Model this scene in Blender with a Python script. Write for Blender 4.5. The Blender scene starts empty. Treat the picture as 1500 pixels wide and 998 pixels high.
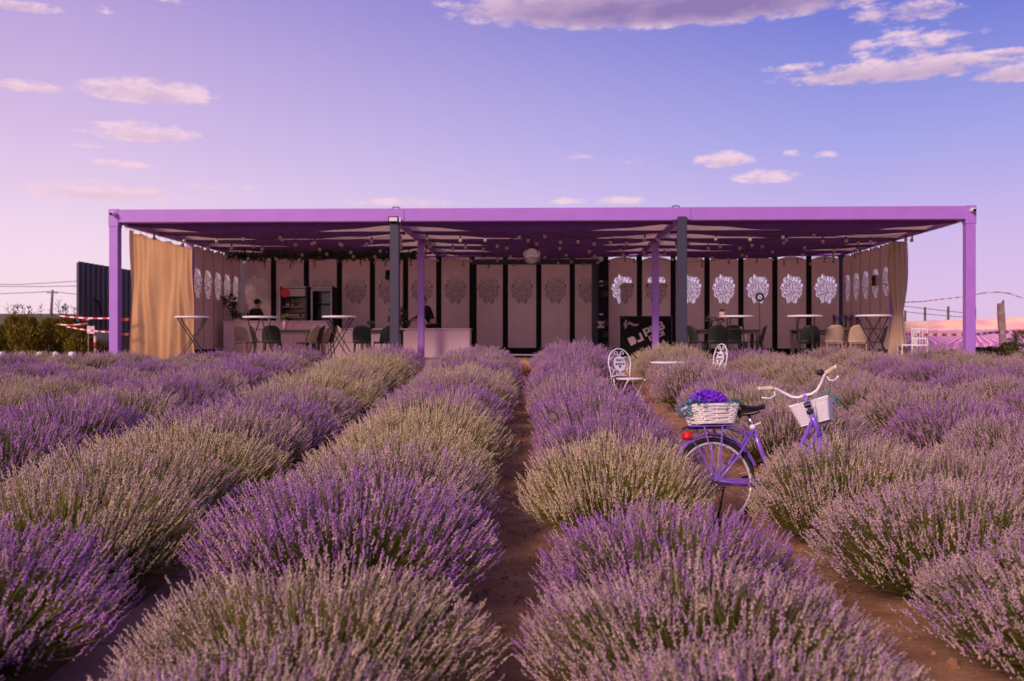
import bpy, bmesh, math, random
import numpy as np
from mathutils import Vector, Matrix, Euler

random.seed(7)
R = math.radians
PI = math.pi
scn = bpy.context.scene
COL = scn.collection

# ------------------------------------------------------------------ camera, sky, sun, exposure
CAMZ = 1.83
FPX = 1458.0                       # focal length in pixels of the 1500 px wide photograph
cam_d = bpy.data.cameras.new('camera')
cam = bpy.data.objects.new('camera', cam_d)
COL.objects.link(cam)
cam.location = (0, 0, CAMZ)
cam.rotation_euler = (R(90), 0, 0)
cam_d.sensor_width = 36.0
cam_d.lens = 36.0 * FPX / 1500.0
cam_d.clip_start = 0.05
cam_d.clip_end = 6000
cam_d.dof.use_dof = True
cam_d.dof.focus_distance = 9.5
cam_d.dof.aperture_fstop = 2.4
scn.camera = cam

SUN_AZ_VEC = Vector((-0.56, -0.83, 0.0)).normalized()
SUN_EL = R(25)
SUN_DIR = Vector((SUN_AZ_VEC.x * math.cos(SUN_EL), SUN_AZ_VEC.y * math.cos(SUN_EL), math.sin(SUN_EL)))

world = bpy.data.worlds.new('World')
scn.world = world
world.use_nodes = True
WN = world.node_tree
WN.nodes.clear()


def build_sky():
    N, L = WN.nodes, WN.links

    def m(op, a, b=None, c=None, clamp=False):
        n = N.new('ShaderNodeMath')
        n.operation = op
        n.use_clamp = clamp
        for i, v in enumerate((a, b, c)):
            if v is None:
                continue
            if isinstance(v, (int, float)):
                n.inputs[i].default_value = v
            else:
                L.new(v, n.inputs[i])
        return n.outputs[0]

    def mix(f, a, b):
        n = N.new('ShaderNodeMix')
        n.data_type = 'RGBA'
        for i, v in ((0, f), (6, a), (7, b)):
            if isinstance(v, (int, float)):
                n.inputs[i].default_value = v
            elif isinstance(v, tuple):
                n.inputs[i].default_value = (*v, 1)
            else:
                L.new(v, n.inputs[i])
        return n.outputs[2]

    def ramp(fac, stops):
        n = N.new('ShaderNodeValToRGB')
        r = n.color_ramp
        while len(r.elements) < len(stops):
            r.elements.new(0.5)
        for e, (p, c) in zip(r.elements, stops):
            e.position = p
            e.color = (*c, 1)
        L.new(fac, n.inputs[0])
        return n.outputs[0]

    tc = N.new('ShaderNodeTexCoord')
    sep = N.new('ShaderNodeSeparateXYZ')
    L.new(tc.outputs['Generated'], sep.inputs[0])
    x, y, z = sep.outputs
    az = m('ARCTAN2', x, y)
    el = m('ARCSINE', z)
    e90 = m('MULTIPLY', el, 1 / (PI / 2), clamp=True)
    # violet dusk: rosy towards the sunset on one side, bluer on the other
    sunny = ramp(e90, [(0.0, (.90, .68, .76)), (0.055, (.86, .66, .79)), (0.12, (.66, .49, .74)), (0.21, (.42, .31, .64)), (0.45, (.23, .165, .31)), (1.0, (.16, .115, .21))])
    blue = ramp(e90, [(0.0, (.70, .50, .72)), (0.06, (.58, .44, .74)), (0.12, (.34, .34, .73)), (0.20, (.135, .17, .60)), (0.45, (.15, .12, .31)), (1.0, (.13, .10, .21))])
    f = m('MULTIPLY_ADD', m('SINE', m('ADD', az, 0.05)), -1.35, 0.5, clamp=True)
    base = mix(f, blue, sunny)
    # physical sky under it, tinted to the same dusk
    sky = N.new('ShaderNodeTexSky')
    sky.sky_type = 'NISHITA'
    sky.sun_disc = False
    sky.sun_elevation = SUN_EL
    sky.sun_rotation = math.atan2(SUN_AZ_VEC.x, SUN_AZ_VEC.y)
    sc_ = N.new('ShaderNodeMix')
    sc_.data_type = 'RGBA'
    sc_.blend_type = 'MULTIPLY'
    sc_.inputs[0].default_value = 1.0
    sc_.inputs[7].default_value = (0.012, 0.008, 0.012, 1)
    L.new(sky.outputs[0], sc_.inputs[6])
    add = N.new('ShaderNodeMix')
    add.data_type = 'RGBA'
    add.blend_type = 'ADD'
    add.inputs[0].default_value = 1.0
    L.new(base, add.inputs[6])
    L.new(sc_.outputs[2], add.inputs[7])
    base = add.outputs[2]
    # clouds as soft bodies in azimuth / elevation
    comb = N.new('ShaderNodeCombineXYZ')
    L.new(m('MULTIPLY', az, 1.0), comb.inputs[0])
    L.new(m('MULTIPLY', el, 2.6), comb.inputs[1])

    def noise(scale, detail, rough, off):
        n = N.new('ShaderNodeTexNoise')
        n.inputs['Scale'].default_value = scale
        n.inputs['Detail'].default_value = detail
        n.inputs['Roughness'].default_value = rough
        v = N.new('ShaderNodeVectorMath')
        v.operation = 'ADD'
        v.inputs[1].default_value = off
        L.new(comb.outputs[0], v.inputs[0])
        L.new(v.outputs[0], n.inputs['Vector'])
        return n.outputs['Fac']
    n1 = noise(34, 6, 0.62, (0, 0, 0))
    n2 = noise(90, 4, 0.6, (3, 5, 1))
    nn = m('MULTIPLY_ADD', n1, 0.75, m('MULTIPLY', n2, 0.25))
    # cx, cy, half width, half height in the photograph's pixels (only to find their directions), density, shade
    clouds = [(215, 132, 125, 25, 1.15, .10), (45, 126, 85, 12, .9, .1), (205, 192, 108, 20, 1.1, .12), (180, 240, 75, 9, .8, 0),
              (150, 279, 145, 21, 1.05, .08), (330, 274, 75, 8, .5, 0), (25, 6, 80, 13, .9, .2), (152, 13, 24, 10, .7, 0), (258, 2, 34, 8, .6, .1),
              (590, 296, 105, 10, .8, 0), (130, 214, 40, 6, .5, 0),
              (980, 2, 380, 46, 1.6, .80), (1330, 12, 110, 26, .7, .35), (1340, 62, 120, 34, .72, .2), (1320, 100, 215, 25, 1.15, .3), (1480, 76, 40, 10, .8, .35),
              (1500, 104, 90, 20, 1.0, .3), (1170, 98, 70, 9, .7, .1),
              (1060, 233, 52, 17, 1.15, .1), (1120, 257, 58, 16, 1.0, .1), (1160, 224, 22, 7, .6, 0), (1212, 226, 24, 8, .7, 0),
              (912, 294, 45, 10, 1.0, 0), (828, 294, 36, 8, .8, 0), (850, 230, 60, 8, .32, 0), (910, 236, 40, 10, .32, 0)]
    dens = None
    shade = None
    for cx, cy, rx, ry, d, s in clouds:
        dx, dz = (cx - 750) / FPX, (499 - cy) / FPX
        ca, ce = math.atan2(dx, 1), math.atan2(dz, math.hypot(dx, 1))
        ra, re = rx / FPX * math.cos(ca) ** 2, ry / FPX * math.cos(ca)
        a = m('MULTIPLY', m('SUBTRACT', az, ca), 1 / ra)
        b = m('MULTIPLY', m('SUBTRACT', el, ce - .18 * re), 1 / re)
        b2 = m('MAXIMUM', b, m('MULTIPLY', b, -1.5))
        q = m('SUBTRACT', 1.0, m('ADD', m('MULTIPLY', a, a), m('MULTIPLY', b2, b2)), clamp=True)
        k = m('MULTIPLY', q, d)
        low = m('MULTIPLY', q, m('MULTIPLY_ADD', b, -0.35, s, clamp=True))
        dens = k if dens is None else m('MAXIMUM', dens, k)
        shade = low if shade is None else m('MAXIMUM', shade, low)
    gate = m('MULTIPLY', dens, 3.0, clamp=True)
    body = m('ADD', m('MULTIPLY', dens, 0.85), m('MULTIPLY', m('SUBTRACT', nn, 0.56), 3.2))
    cov = m('MULTIPLY', m('SMOOTH_MIN', m('MULTIPLY', body, 1.7, clamp=True), 0.92, 0.1), gate, clamp=True)
    lump = m('ADD', m('MULTIPLY', m('SUBTRACT', n1, 0.5), 1.2), m('MULTIPLY', m('SUBTRACT', noise(9, 4, .55, (7, 2, 3)), 0.5), 1.6))
    dark = m('ADD', m('MULTIPLY', shade, 1.35), m('MULTIPLY', lump, -0.5), clamp=True)
    ccol = mix(dark, (.90, .64, .76), (.29, .20, .44))
    col = mix(cov, base, ccol)
    bg = N.new('ShaderNodeBackground')
    bg.inputs[1].default_value = 1.0
    L.new(col, bg.inputs[0])
    out = N.new('ShaderNodeOutputWorld')
    L.new(bg.outputs[0], out.inputs[0])


build_sky()
world.cycles.sampling_method = 'MANUAL'
world.cycles.sample_map_resolution = 1024

sun_d = bpy.data.lights.new('sun', 'SUN')
sun_d.energy = 3.3
sun_d.angle = R(14)
sun_d.color = (1.0, 0.70, 0.60)
sun = bpy.data.objects.new('sun', sun_d)
COL.objects.link(sun)
sun.location = (-20, -8, 20)
sun.rotation_euler = SUN_DIR.to_track_quat('Z', 'Y').to_euler()

scn.view_settings.view_transform = 'Standard'
scn.view_settings.look = 'None'
scn.view_settings.exposure = 0.0
scn.view_settings.gamma = 1.0
scn.cycles.use_denoising = True
scn.cycles.max_bounces = 4
scn.cycles.diffuse_bounces = 3
scn.cycles.glossy_bounces = 2
scn.cycles.transmission_bounces = 3
scn.cycles.adaptive_threshold = 0.02
scn.cycles.transparent_max_bounces = 8

# ------------------------------------------------------------------ materials
MATS = {}


def srgb(r, g, b):
    f = lambda c: (c / 255 / 12.92) if c / 255 <= 0.04045 else ((c / 255 + 0.055) / 1.055) ** 2.4
    return (f(r), f(g), f(b))


def mat(name, col, rough=0.7, var=0.12, scale=6.0, bump=0.0, bscale=40.0, metal=0.0, emit=0.0, transl=None, spec=0.4, attr=None, coat=0.0):
    if name in MATS:
        return MATS[name]
    mt = bpy.data.materials.new(name)
    mt.use_nodes = True
    nt = mt.node_tree
    N, L = nt.nodes, nt.links
    bs = N['Principled BSDF']
    bs.inputs['Roughness'].default_value = rough
    bs.inputs['Metallic'].default_value = metal
    bs.inputs['Specular IOR Level'].default_value = spec
    bs.inputs['Coat Weight'].default_value = coat
    tc = N.new('ShaderNodeTexCoord')
    nz = N.new('ShaderNodeTexNoise')
    nz.inputs['Scale'].default_value = scale
    nz.inputs['Detail'].default_value = 5
    L.new(tc.outputs['Object'], nz.inputs['Vector'])
    mr = N.new('ShaderNodeMapRange')
    mr.inputs[1].default_value = 0.3
    mr.inputs[2].default_value = 0.7
    mr.inputs[3].default_value = 1 - var
    mr.inputs[4].default_value = 1 + var
    L.new(nz.outputs['Fac'], mr.inputs[0])
    mx = N.new('ShaderNodeVectorMath')
    mx.operation = 'SCALE'
    if attr:
        at = N.new('ShaderNodeAttribute')
        at.attribute_name = attr
        L.new(at.outputs['Color'], mx.inputs[0])
    else:
        mx.inputs[0].default_value = col
    L.new(mr.outputs[0], mx.inputs['Scale'])
    L.new(mx.outputs[0], bs.inputs['Base Color'])
    if bump:
        n2 = N.new('ShaderNodeTexNoise')
        n2.inputs['Scale'].default_value = bscale
        n2.inputs['Detail'].default_value = 4
        L.new(tc.outputs['Object'], n2.inputs['Vector'])
        bp = N.new('ShaderNodeBump')
        bp.inputs['Strength'].default_value = bump
        bp.inputs['Distance'].default_value = 0.02
        L.new(n2.outputs['Fac'], bp.inputs['Height'])
        L.new(bp.outputs[0], bs.inputs['Normal'])
    if emit:
        bs.inputs['Emission Color'].default_value = (*col, 1)
        bs.inputs['Emission Strength'].default_value = emit
    if transl:
        tr = N.new('ShaderNodeBsdfTranslucent')
        L.new(mx.outputs[0], tr.inputs[0])
        ms = N.new('ShaderNodeMixShader')
        ms.inputs[0].default_value = transl
        L.new(bs.outputs[0], ms.inputs[1])
        L.new(tr.outputs[0], ms.inputs[2])
        L.new(ms.outputs[0], N['Material Output'].inputs[0])
    MATS[name] = mt
    return mt


M_PURPLE = mat('purple_paint', (.38, .165, .60), .45, .05, 3, spec=.5)
M_DARKPURPLE = mat('dark_purple_fabric', (.14, .05, .22), .85, .12, 4)
M_GREYPOST = mat('anthracite_paint', (.040, .036, .066), .5, .06, 3)
M_BLACK = mat('black_paint', (.004, .004, .005), .7, .1, 5, spec=.2)
M_CANVAS = mat('cream_canvas', (.76, .54, .43), .85, .08, 2.5, transl=.5)
M_PANEL = mat('cream_panel', (.72, .54, .53), .7, .05, 3)
M_COUNTER = mat('pale_counter', (.82, .58, .62), .6, .04, 3)
M_CURTAIN = mat('sand_curtain', (.88, .55, .26), .9, .05, 2.0, bump=.25, bscale=120, transl=.68)
M_CURTAIN2 = mat('tan_curtain', (.56, .40, .28), .9, .08, 2.0, bump=.25, bscale=120, transl=.15)
M_WHITE = mat('white_plastic', (.80, .76, .80), .45, .03, 5)
M_WHITEMETAL = mat('white_metal', (.82, .80, .84), .4, .04, 9)
M_BLACKMETAL = mat('black_metal', (.02, .02, .024), .45, .15, 9)
M_DKGREEN = mat('dark_green_plastic', (.017, .022, .017), .5, .08, 6)
M_TAN = mat('tan_plastic', (.42, .30, .21), .55, .08, 6)
M_WOODDARK = mat('dark_wood', (.05, .033, .027), .55, .2, 12)
M_WALLBACK = mat('mauve_render_wall', (.13, .09, .095), .85, .15, 2)
M_CORR = mat('dark_corrugated_steel', (.040, .038, .062), .45, .12, 1.5)
M_SOILDARK = mat('soil_clod', (.36, .18, .105), .95, .3, 20)
M_CONCRETE = mat('grey_concrete', (.36, .28, .28), .9, .15, 3, bump=.3, bscale=30)
M_SLAB = mat('mauve_slab', (.42, .24, .23), .9, .14, 3.5, bump=.35, bscale=45)
M_DECK = mat('grey_deck', (.30, .23, .22), .7, .2, 4)
M_TRIM = mat('pale_trim', (.7, .62, .64), .5, .05, 4)
M_RED = mat('red_plastic', (.65, .02, .02), .35, .05, 9)
M_REDPAINT = mat('red_tape', (.62, .04, .09), .5, .05, 9)
M_TAPEWHITE = mat('white_tape', (.82, .74, .78), .5, .05, 9)
M_SKIN = mat('skin', (.50, .27, .19), .6, .05, 9)
M_CLOTH = mat('black_cloth', (.010, .009, .011), .9, .2, 9)
M_JEANS = mat('dark_trousers', (.02, .02, .03), .9, .2, 9)
M_HAIR = mat('dark_hair', (.012, .009, .008), .7, .2, 20)
M_LEAF = mat('green_leaf', (.075, .12, .03), .7, .35, 8, attr=None)
M_LEAFDARK = mat('dark_leaf', (.028, .045, .018), .7, .35, 8)
M_YELLOW = mat('yellow_petal', (.65, .42, .05), .7, .15, 20)
M_ORANGE = mat('orange_straw', (.60, .25, .05), .8, .25, 9)
M_PINK = mat('pink_petal', (.62, .12, .16), .7, .2, 20)
M_ROSE = mat('cream_petal', (.55, .42, .34), .7, .2, 20)
M_POTPINK = mat('pink_pot', (.72, .42, .42), .5, .06, 9)
M_VASE = mat('mauve_vase', (.42, .16, .30), .3, .06, 9)
M_CHROME = mat('chrome', (.75, .72, .75), .18, .03, 9, metal=1.0)
M_BULB = mat('frosted_bulb', (.36, .28, .22), .25, .05, 20)
M_GLOBE = mat('white_globe', (.82, .80, .86), .35, .03, 9)
M_RUBBER = mat('black_rubber', (.014, .013, .015), .7, .2, 20)
M_BIKE = mat('violet_bike_paint', (.26, .11, .62), .3, .04, 9, spec=.6, coat=.4)
M_GRIP = mat('cream_grip', (.74, .60, .46), .6, .05, 20)
M_SADDLE = mat('black_vinyl', (.015, .014, .02), .35, .1, 20)
M_WICKER = mat('white_wicker', (.80, .74, .72), .6, .08, 20)
M_VIOLETFLOWER = mat('violet_artificial_flower', (.28, .04, .78), .7, .3, 40)
M_TEALLEAF = mat('teal_artificial_leaf', (.07, .28, .22), .6, .35, 20)
M_BLUELEAF = mat('blue_artificial_leaf', (.20, .24, .52), .6, .3, 20)
M_WOOD = mat('weathered_wood', (.34, .24, .22), .9, .3, 6, bump=.4, bscale=25)
M_POLE = mat('pole_wood', (.16, .11, .11), .9, .2, 4)
M_WIRE = mat('wire', (.10, .08, .10), .7, .1, 4)
M_GLASSDARK = mat('fridge_interior', (.05, .035, .03), .15, .2, 4, spec=.6)
M_FRIDGEWHITE = mat('fridge_body', (.50, .46, .46), .4, .05, 4)
M_BOTTLE = mat('amber_bottle', (.16, .07, .03), .25, .3, 20)
M_BOTTLEB = mat('blue_bottle', (.10, .11, .22), .25, .3, 20)
M_CAP = mat('bottle_label', (.62, .48, .36), .5, .2, 20)
M_PRINT = mat('white_print', (.62, .46, .46), .7, .06, 9)
M_INK = mat('dark_ink', (.06, .04, .08), .7, .06, 9)
M_TRUNK = mat('bark', (.09, .06, .045), .9, .3, 12, bump=.4, bscale=30)
M_SPIKE = mat('lavender_flower', (.4, .3, .4), .85, .10, 20, attr='Col', transl=.22, spec=.15)
M_STEM = mat('lavender_stem', (.14, .14, .05), .85, .12, 20, attr='Col', transl=.18, spec=.15)
M_THUJA = mat('thuja_foliage', (.2, .16, .05), .85, .2, 4, attr='Col', transl=.25, spec=.1)


# ------------------------------------------------------------------ mesh helpers
class MB:
    def __init__(s):
        s.v, s.f, s.mi = [], [], []

    def add(s, vs, fs, mi=0):
        o = len(s.v)
        s.v += [tuple(p) for p in vs]
        s.f += [tuple(i + o for i in f) for f in fs]
        s.mi += [mi] * len(fs)
        return s

    def box(s, c, d, rz=0.0, mi=0, M=None, taper=1.0):
        hx, hy, hz = d[0] / 2, d[1] / 2, d[2] / 2
        ps = []
        for z in (-1, 1):
            t = taper if z > 0 else 1.0
            for x, y in ((-1, -1), (1, -1), (1, 1), (-1, 1)):
                p = Vector((x * hx * t, y * hy * t, z * hz))
                if rz:
                    p.rotate(Euler((0, 0, rz)))
                if M:
                    p = M @ p
                ps.append(p + Vector(c))
        return s.add(ps, [(3, 2, 1, 0), (4, 5, 6, 7), (0, 1, 5, 4), (1, 2, 6, 5), (2, 3, 7, 6), (3, 0, 4, 7)], mi)

    def bbox(s, c, d, b=0.01, mi=0, rz=0.0):
        """box with chamfered vertical edges and top edge"""
        hx, hy, hz = d[0] / 2, d[1] / 2, d[2] / 2
        b = min(b, hx * .9, hy * .9, hz * .9)
        rings = []
        for z, k in ((-hz, b), (-hz + b, 0), (hz - b, 0), (hz, b)):
            x, y = hx - k, hy - k
            ring = [(-x + b, -y), (x - b, -y), (x, -y + b), (x, y - b), (x - b, y), (-x + b, y), (-x, y - b), (-x, -y + b)]
            for px, py in ring:
                p = Vector((px, py, z))
                if rz:
                    p.rotate(Euler((0, 0, rz)))
                rings.append(p + Vector(c))
        fs = [tuple(range(7, -1, -1)), tuple(range(24, 32))]
        for r in range(3):
            for i in range(8):
                j = (i + 1) % 8
                fs.append((r * 8 + i, r * 8 + j, r * 8 + 8 + j, r * 8 + 8 + i))
        return s.add(rings, fs, mi)

    def tube(s, pts, r, n=8, mi=0, closed=False, cap=True):
        pts = [Vector(p) for p in pts]
        k = len(pts)
        rs = r if isinstance(r, (list, tuple)) else [r] * k
        vs, fs = [], []
        up = None
        for i, p in enumerate(pts):
            a = pts[i - 1] if (i > 0 or closed) else p
            b = pts[(i + 1) % k] if (i < k - 1 or closed) else p
            t = (b - a)
            if t.length < 1e-9:
                t = Vector((0, 0, 1))
            t.normalize()
            if up is None:
                up = Vector((0, 0, 1)) if abs(t.z) < .9 else Vector((1, 0, 0))
            e1 = up - t * up.dot(t)
            if e1.length < 1e-6:
                e1 = t.orthogonal()
            e1.normalize()
            up = e1
            e2 = t.cross(e1)
            for j in range(n):
                an = 2 * PI * j / n
                vs.append(p + (e1 * math.cos(an) + e2 * math.sin(an)) * rs[i])
        for i in range(k if closed else k - 1):
            i2 = (i + 1) % k
            for j in range(n):
                j2 = (j + 1) % n
                fs.append((i * n + j, i * n + j2, i2 * n + j2, i2 * n + j))
        if cap and not closed:
            fs.append(tuple(range(n - 1, -1, -1)))
            fs.append(tuple(range((k - 1) * n, k * n)))
        return s.add(vs, fs, mi)

    def lathe(s, prof, c=(0, 0, 0), n=20, mi=0, wob=None):
        vs, fs = [], []
        for i, (r, z) in enumerate(prof):
            for j in range(n):
                a = 2 * PI * j / n
                k = wob(a, z) if wob else 1.0
                vs.append((c[0] + r * k * math.cos(a), c[1] + r * k * math.sin(a), c[2] + z))
        for i in range(len(prof) - 1):
            for j in range(n):
                j2 = (j + 1) % n
                fs.append((i * n + j, i * n + j2, (i + 1) * n + j2, (i + 1) * n + j))
        fs.append(tuple(range(n - 1, -1, -1)))
        fs.append(tuple(range((len(prof) - 1) * n, len(prof) * n)))
        return s.add(vs, fs, mi)

    def ball(s, c, r, n=12, m=8, mi=0, sq=(1, 1, 1)):
        prof = [(max(r * math.sin(PI * i / m), r * .02), -r * math.cos(PI * i / m)) for i in range(m + 1)]
        o = len(s.v)
        s.lathe(prof, (0, 0, 0), n, mi)
        for i in range(o, len(s.v)):
            p = s.v[i]
            s.v[i] = (c[0] + p[0] * sq[0], c[1] + p[1] * sq[1], c[2] + p[2] * sq[2])
        return s

    def prism(s, poly, y0, y1, mi=0):
        """poly in x,z extruded along y"""
        n = len(poly)
        vs = [(p[0], y0, p[1]) for p in poly] + [(p[0], y1, p[1]) for p in poly]
        fs = [tuple(range(n)), tuple(range(2 * n - 1, n - 1, -1))]
        fs += [(i, i + n, (i + 1) % n + n, (i + 1) % n) for i in range(n)]
        return s.add(vs, fs, mi)

    def leaf(s, p, d, up, L, w, mi=0):
        p, d, up = Vector(p), Vector(d).normalized(), Vector(up)
        sd = d.cross(up)
        if sd.length < 1e-4:
            sd = d.orthogonal()
        sd.normalize()
        nrm = sd.cross(d)
        a = p + d * L * .45 + sd * w * .5 + nrm * L * .06
        b = p + d * L * .45 - sd * w * .5 + nrm * L * .06
        return s.add([p, a, p + d * L, b], [(0, 1, 2), (0, 2, 3)], mi)

    def mesh(s, name, mats, smooth=False):
        me = bpy.data.meshes.new(name)
        me.from_pydata(s.v, [], s.f)
        for q in (mats if isinstance(mats, (list, tuple)) else [mats]):
            me.materials.append(q)
        if any(s.mi):
            me.polygons.foreach_set('material_index', s.mi)
        if smooth:
            me.polygons.foreach_set('use_smooth', [True] * len(me.polygons))
        me.update()
        return me

    def build(s, name, mats, parent=None, smooth=False, loc=None, rot=None):
        return link(name, s.mesh(name, mats, smooth), parent, loc, rot)


def link(name, data, parent=None, loc=None, rot=None):
    o = bpy.data.objects.new(name, data)
    COL.objects.link(o)
    if parent:
        o.parent = parent
    if loc is not None:
        o.location = loc
    if rot is not None:
        o.rotation_euler = rot
    return o


def tag(o, label, cat, group=None):
    o['label'] = label
    o['category'] = cat
    if group:
        o['group'] = group
    return o


def thing(name, label, cat, loc=(0, 0, 0), rz=0.0, group=None):
    o = link(name, None, None, loc, (0, 0, rz))
    o.empty_display_size = .2
    return tag(o, label, cat, group)


def struct(o):
    o['kind'] = 'structure'
    return o


def stuff(o):
    o['kind'] = 'stuff'
    return o


def copy_tree(o, parent=None):
    c = o.copy()
    COL.objects.link(c)
    c.parent = parent
    for ch in list(o.children):
        copy_tree(ch, c)
    return c


def text_mesh(body, size, bold=0.0, shear=0.0, extrude=0.004, align='CENTER'):
    cu = bpy.data.curves.new('txt', 'FONT')
    cu.body = body
    cu.size = size
    cu.offset = bold
    cu.shear = shear
    cu.extrude = extrude
    cu.align_x = align
    cu.align_y = 'CENTER'
    ob = bpy.data.objects.new('txt', cu)
    COL.objects.link(ob)
    bpy.context.view_layer.update()
    me = bpy.data.meshes.new_from_object(ob.evaluated_get(bpy.context.evaluated_depsgraph_get()))
    bpy.data.objects.remove(ob)
    return me


# ------------------------------------------------------------------ ground
GS = 0.0558


def gz(y):
    if y < 22.0:
        return GS * y
    if y < 60:
        return GS * 22.0 + (y - 22) * 0.004
    b = GS * 22.0 + 38 * .004
    if y < 430:
        return b + (y - 60) * 0.0325
    return b + 370 * .0325 + (y - 430) * .012


def path_x(k, y):
    return -0.13 + 0.02 * y + 1.8 * k


def row_x(k, y):
    return path_x(k, y) + 0.9


def gnoise(x, y):
    return .012 * math.sin(3.1 * x + 1.7 * y) + .010 * math.sin(7.3 * x - 5.1 * y + 1) + .008 * math.sin(13.7 * x + 11.3 * y)


def ground_h(x, y):
    z = gz(y)
    if y > 60:
        q = min(1, max(0, (x / y + .30) / .45))
        z = gz(60) + (z - gz(60)) * (1 - .55 * q)
    if y < 21.3:
        d = (x - path_x(0, y)) / 1.8
        d = abs(d - round(d))                   # 0 on a path, .5 on a row
        z += gnoise(x, y) + .05 * (d * 2) ** 1.5 - .02
    return z


def make_ground():
    xs = np.concatenate([[-3000, -1200, -500, -200, -90, -50, -30, -20], np.arange(-14, 15.01, .16), [20, 30, 50, 90, 200, 500, 1200, 3000]])
    ys = np.concatenate([[-60, -20, -8, -3], np.arange(0, 24.01, .16), [26, 30, 36, 45, 60, 90, 150, 250, 430, 800, 1500, 4000]])
    vs = [(x, y, ground_h(x, y)) for y in ys for x in xs]
    w = len(xs)
    fs = [(j * w + i, j * w + i + 1, (j + 1) * w + i + 1, (j + 1) * w + i) for j in range(len(ys) - 1) for i in range(w - 1)]
    mt = bpy.data.materials.new('red_soil')
    mt.use_nodes = True
    N, L = mt.node_tree.nodes, mt.node_tree.links
    bs = N['Principled BSDF']
    bs.inputs['Roughness'].default_value = .95
    bs.inputs['Specular IOR Level'].default_value = .1
    g = N.new('ShaderNodeNewGeometry')
    n1 = N.new('ShaderNodeTexNoise')
    n1.inputs['Scale'].default_value = 5
    n1.inputs['Detail'].default_value = 8
    n1.inputs['Roughness'].default_value = .7
    L.new(g.outputs['Position'], n1.inputs['Vector'])
    cr = N.new('ShaderNodeValToRGB')
    cr.color_ramp.elements[0].position = .3
    cr.color_ramp.elements[0].color = (.38, .18, .095, 1)
    cr.color_ramp.elements[1].position = .72
    cr.color_ramp.elements[1].color = (.74, .43, .27, 1)
    L.new(n1.outputs['Fac'], cr.inputs[0])
    sp = N.new('ShaderNodeSeparateXYZ')
    L.new(g.outputs['Position'], sp.inputs[0])
    far = N.new('ShaderNodeMapRange')
    far.inputs[1].default_value = 26
    far.inputs[2].default_value = 60
    L.new(sp.outputs['Y'], far.inputs[0])
    n3 = N.new('ShaderNodeTexNoise')
    n3.inputs['Scale'].default_value = .05
    n3.inputs['Detail'].default_value = 6
    L.new(g.outputs['Position'], n3.inputs['Vector'])
    cr3 = N.new('ShaderNodeValToRGB')
    cr3.color_ramp.elements[0].color = (.10, .11, .06, 1)
    cr3.color_ramp.elements[1].color = (.26, .22, .13, 1)
    L.new(n3.outputs['Fac'], cr3.inputs[0])
    mx = N.new('ShaderNodeMix')
    mx.data_type = 'RGBA'
    L.new(far.outputs[0], mx.inputs[0])
    L.new(cr.outputs[0], mx.inputs[6])
    L.new(cr3.outputs[0], mx.inputs[7])
    L.new(mx.outputs[2], bs.inputs['Base Color'])
    n2 = N.new('ShaderNodeTexNoise')
    n2.inputs['Scale'].default_value = 28
    n2.inputs['Detail'].default_value = 7
    n2.inputs['Roughness'].default_value = .75
    L.new(g.outputs['Position'], n2.inputs['Vector'])
    bp = N.new('ShaderNodeBump')
    bp.inputs['Strength'].default_value = .9
    bp.inputs['Distance'].default_value = .05
    L.new(n2.outputs['Fac'], bp.inputs['Height'])
    L.new(bp.outputs[0], bs.inputs['Normal'])
    b = MB()
    b.v, b.f, b.mi = vs, fs, [0] * len(fs)
    struct(b.build('ground', mt, smooth=True))


make_ground()

# crumbs of soil on the two open paths
rng = random.Random(3)
cl = MB()
for i in range(2600):
    k = rng.choice((0, 0, 1, 1, 1))
    y = 3.2 + 17 * rng.random() ** 1.6
    x = path_x(k, y) + rng.gauss(0, .22)
    r = rng.uniform(.004, .013) * (2.2 if rng.random() < .06 else 1)
    M = Euler((rng.random() * 6, rng.random() * 6, 0)).to_matrix()
    cl.box((x, y, ground_h(x, y) + r * .3), (2 * r, 1.6 * r, 1.2 * r), M=M, taper=.6)
tag(stuff(cl.build('soil_crumbs', M_SOILDARK)), 'loose reddish soil crumbs scattered on the bare paths', 'soil')

# slab path between two rows (seams show across it)
slab_root = struct(link('paved_path', None, None, (0, 0, 0)))
y = 3.0
k = 0
sm = MB().bbox((0, 0, 0), (.66, .545, .06), .012).mesh('slab', M_SLAB)
while y < 12:
    x = path_x(-1, y) + .05
    o = link('slab', sm, slab_root, (x, y, gz(y) + .012 + rng.uniform(-.004, .004)), (math.atan(GS), 0, -0.02 + rng.uniform(-.012, .012)))
    y += .562

# ------------------------------------------------------------------ pavilion frame of reference
PA = R(1.9)
PC, PS = math.cos(PA), math.sin(PA)
P0 = (0.537, 22.1)
W = 18.95
DEP = 9.47
ZF = 1.33                      # floor
ZB = 4.475                     # underside of the beams
ZT = 4.765


def PV(u, v, z=0.0):
    return (P0[0] + u * PC + v * PS, P0[1] - u * PS + v * PC, z)


def U(px, v):
    """across-position that a thing standing v metres inside the pavilion has, measured on the photograph"""
    k = (px - 750) / FPX
    return (k * (P0[1] + v * PC) - P0[0] - v * PS) / (PC + k * PS)


def ZP(py, u, v):
    return CAMZ + (499 - py) / FPX * (P0[1] - u * PS + v * PC)


# terrace slab
t = MB()
t.bbox((0, DEP / 2 - .05, (ZF + .9) / 2), (W + .7, DEP + .9, ZF - .9), .02)
struct(t.build('terrace', M_CONCRETE, loc=PV(0, 0), rot=(0, 0, -PA)))
t = MB().bbox((0, 0, 0), (W - .5, DEP - .7, .03), .008)
struct(t.build('terrace_floor', M_DECK, loc=PV(0, DEP / 2, ZF + .006), rot=(0, 0, -PA)))

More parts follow.
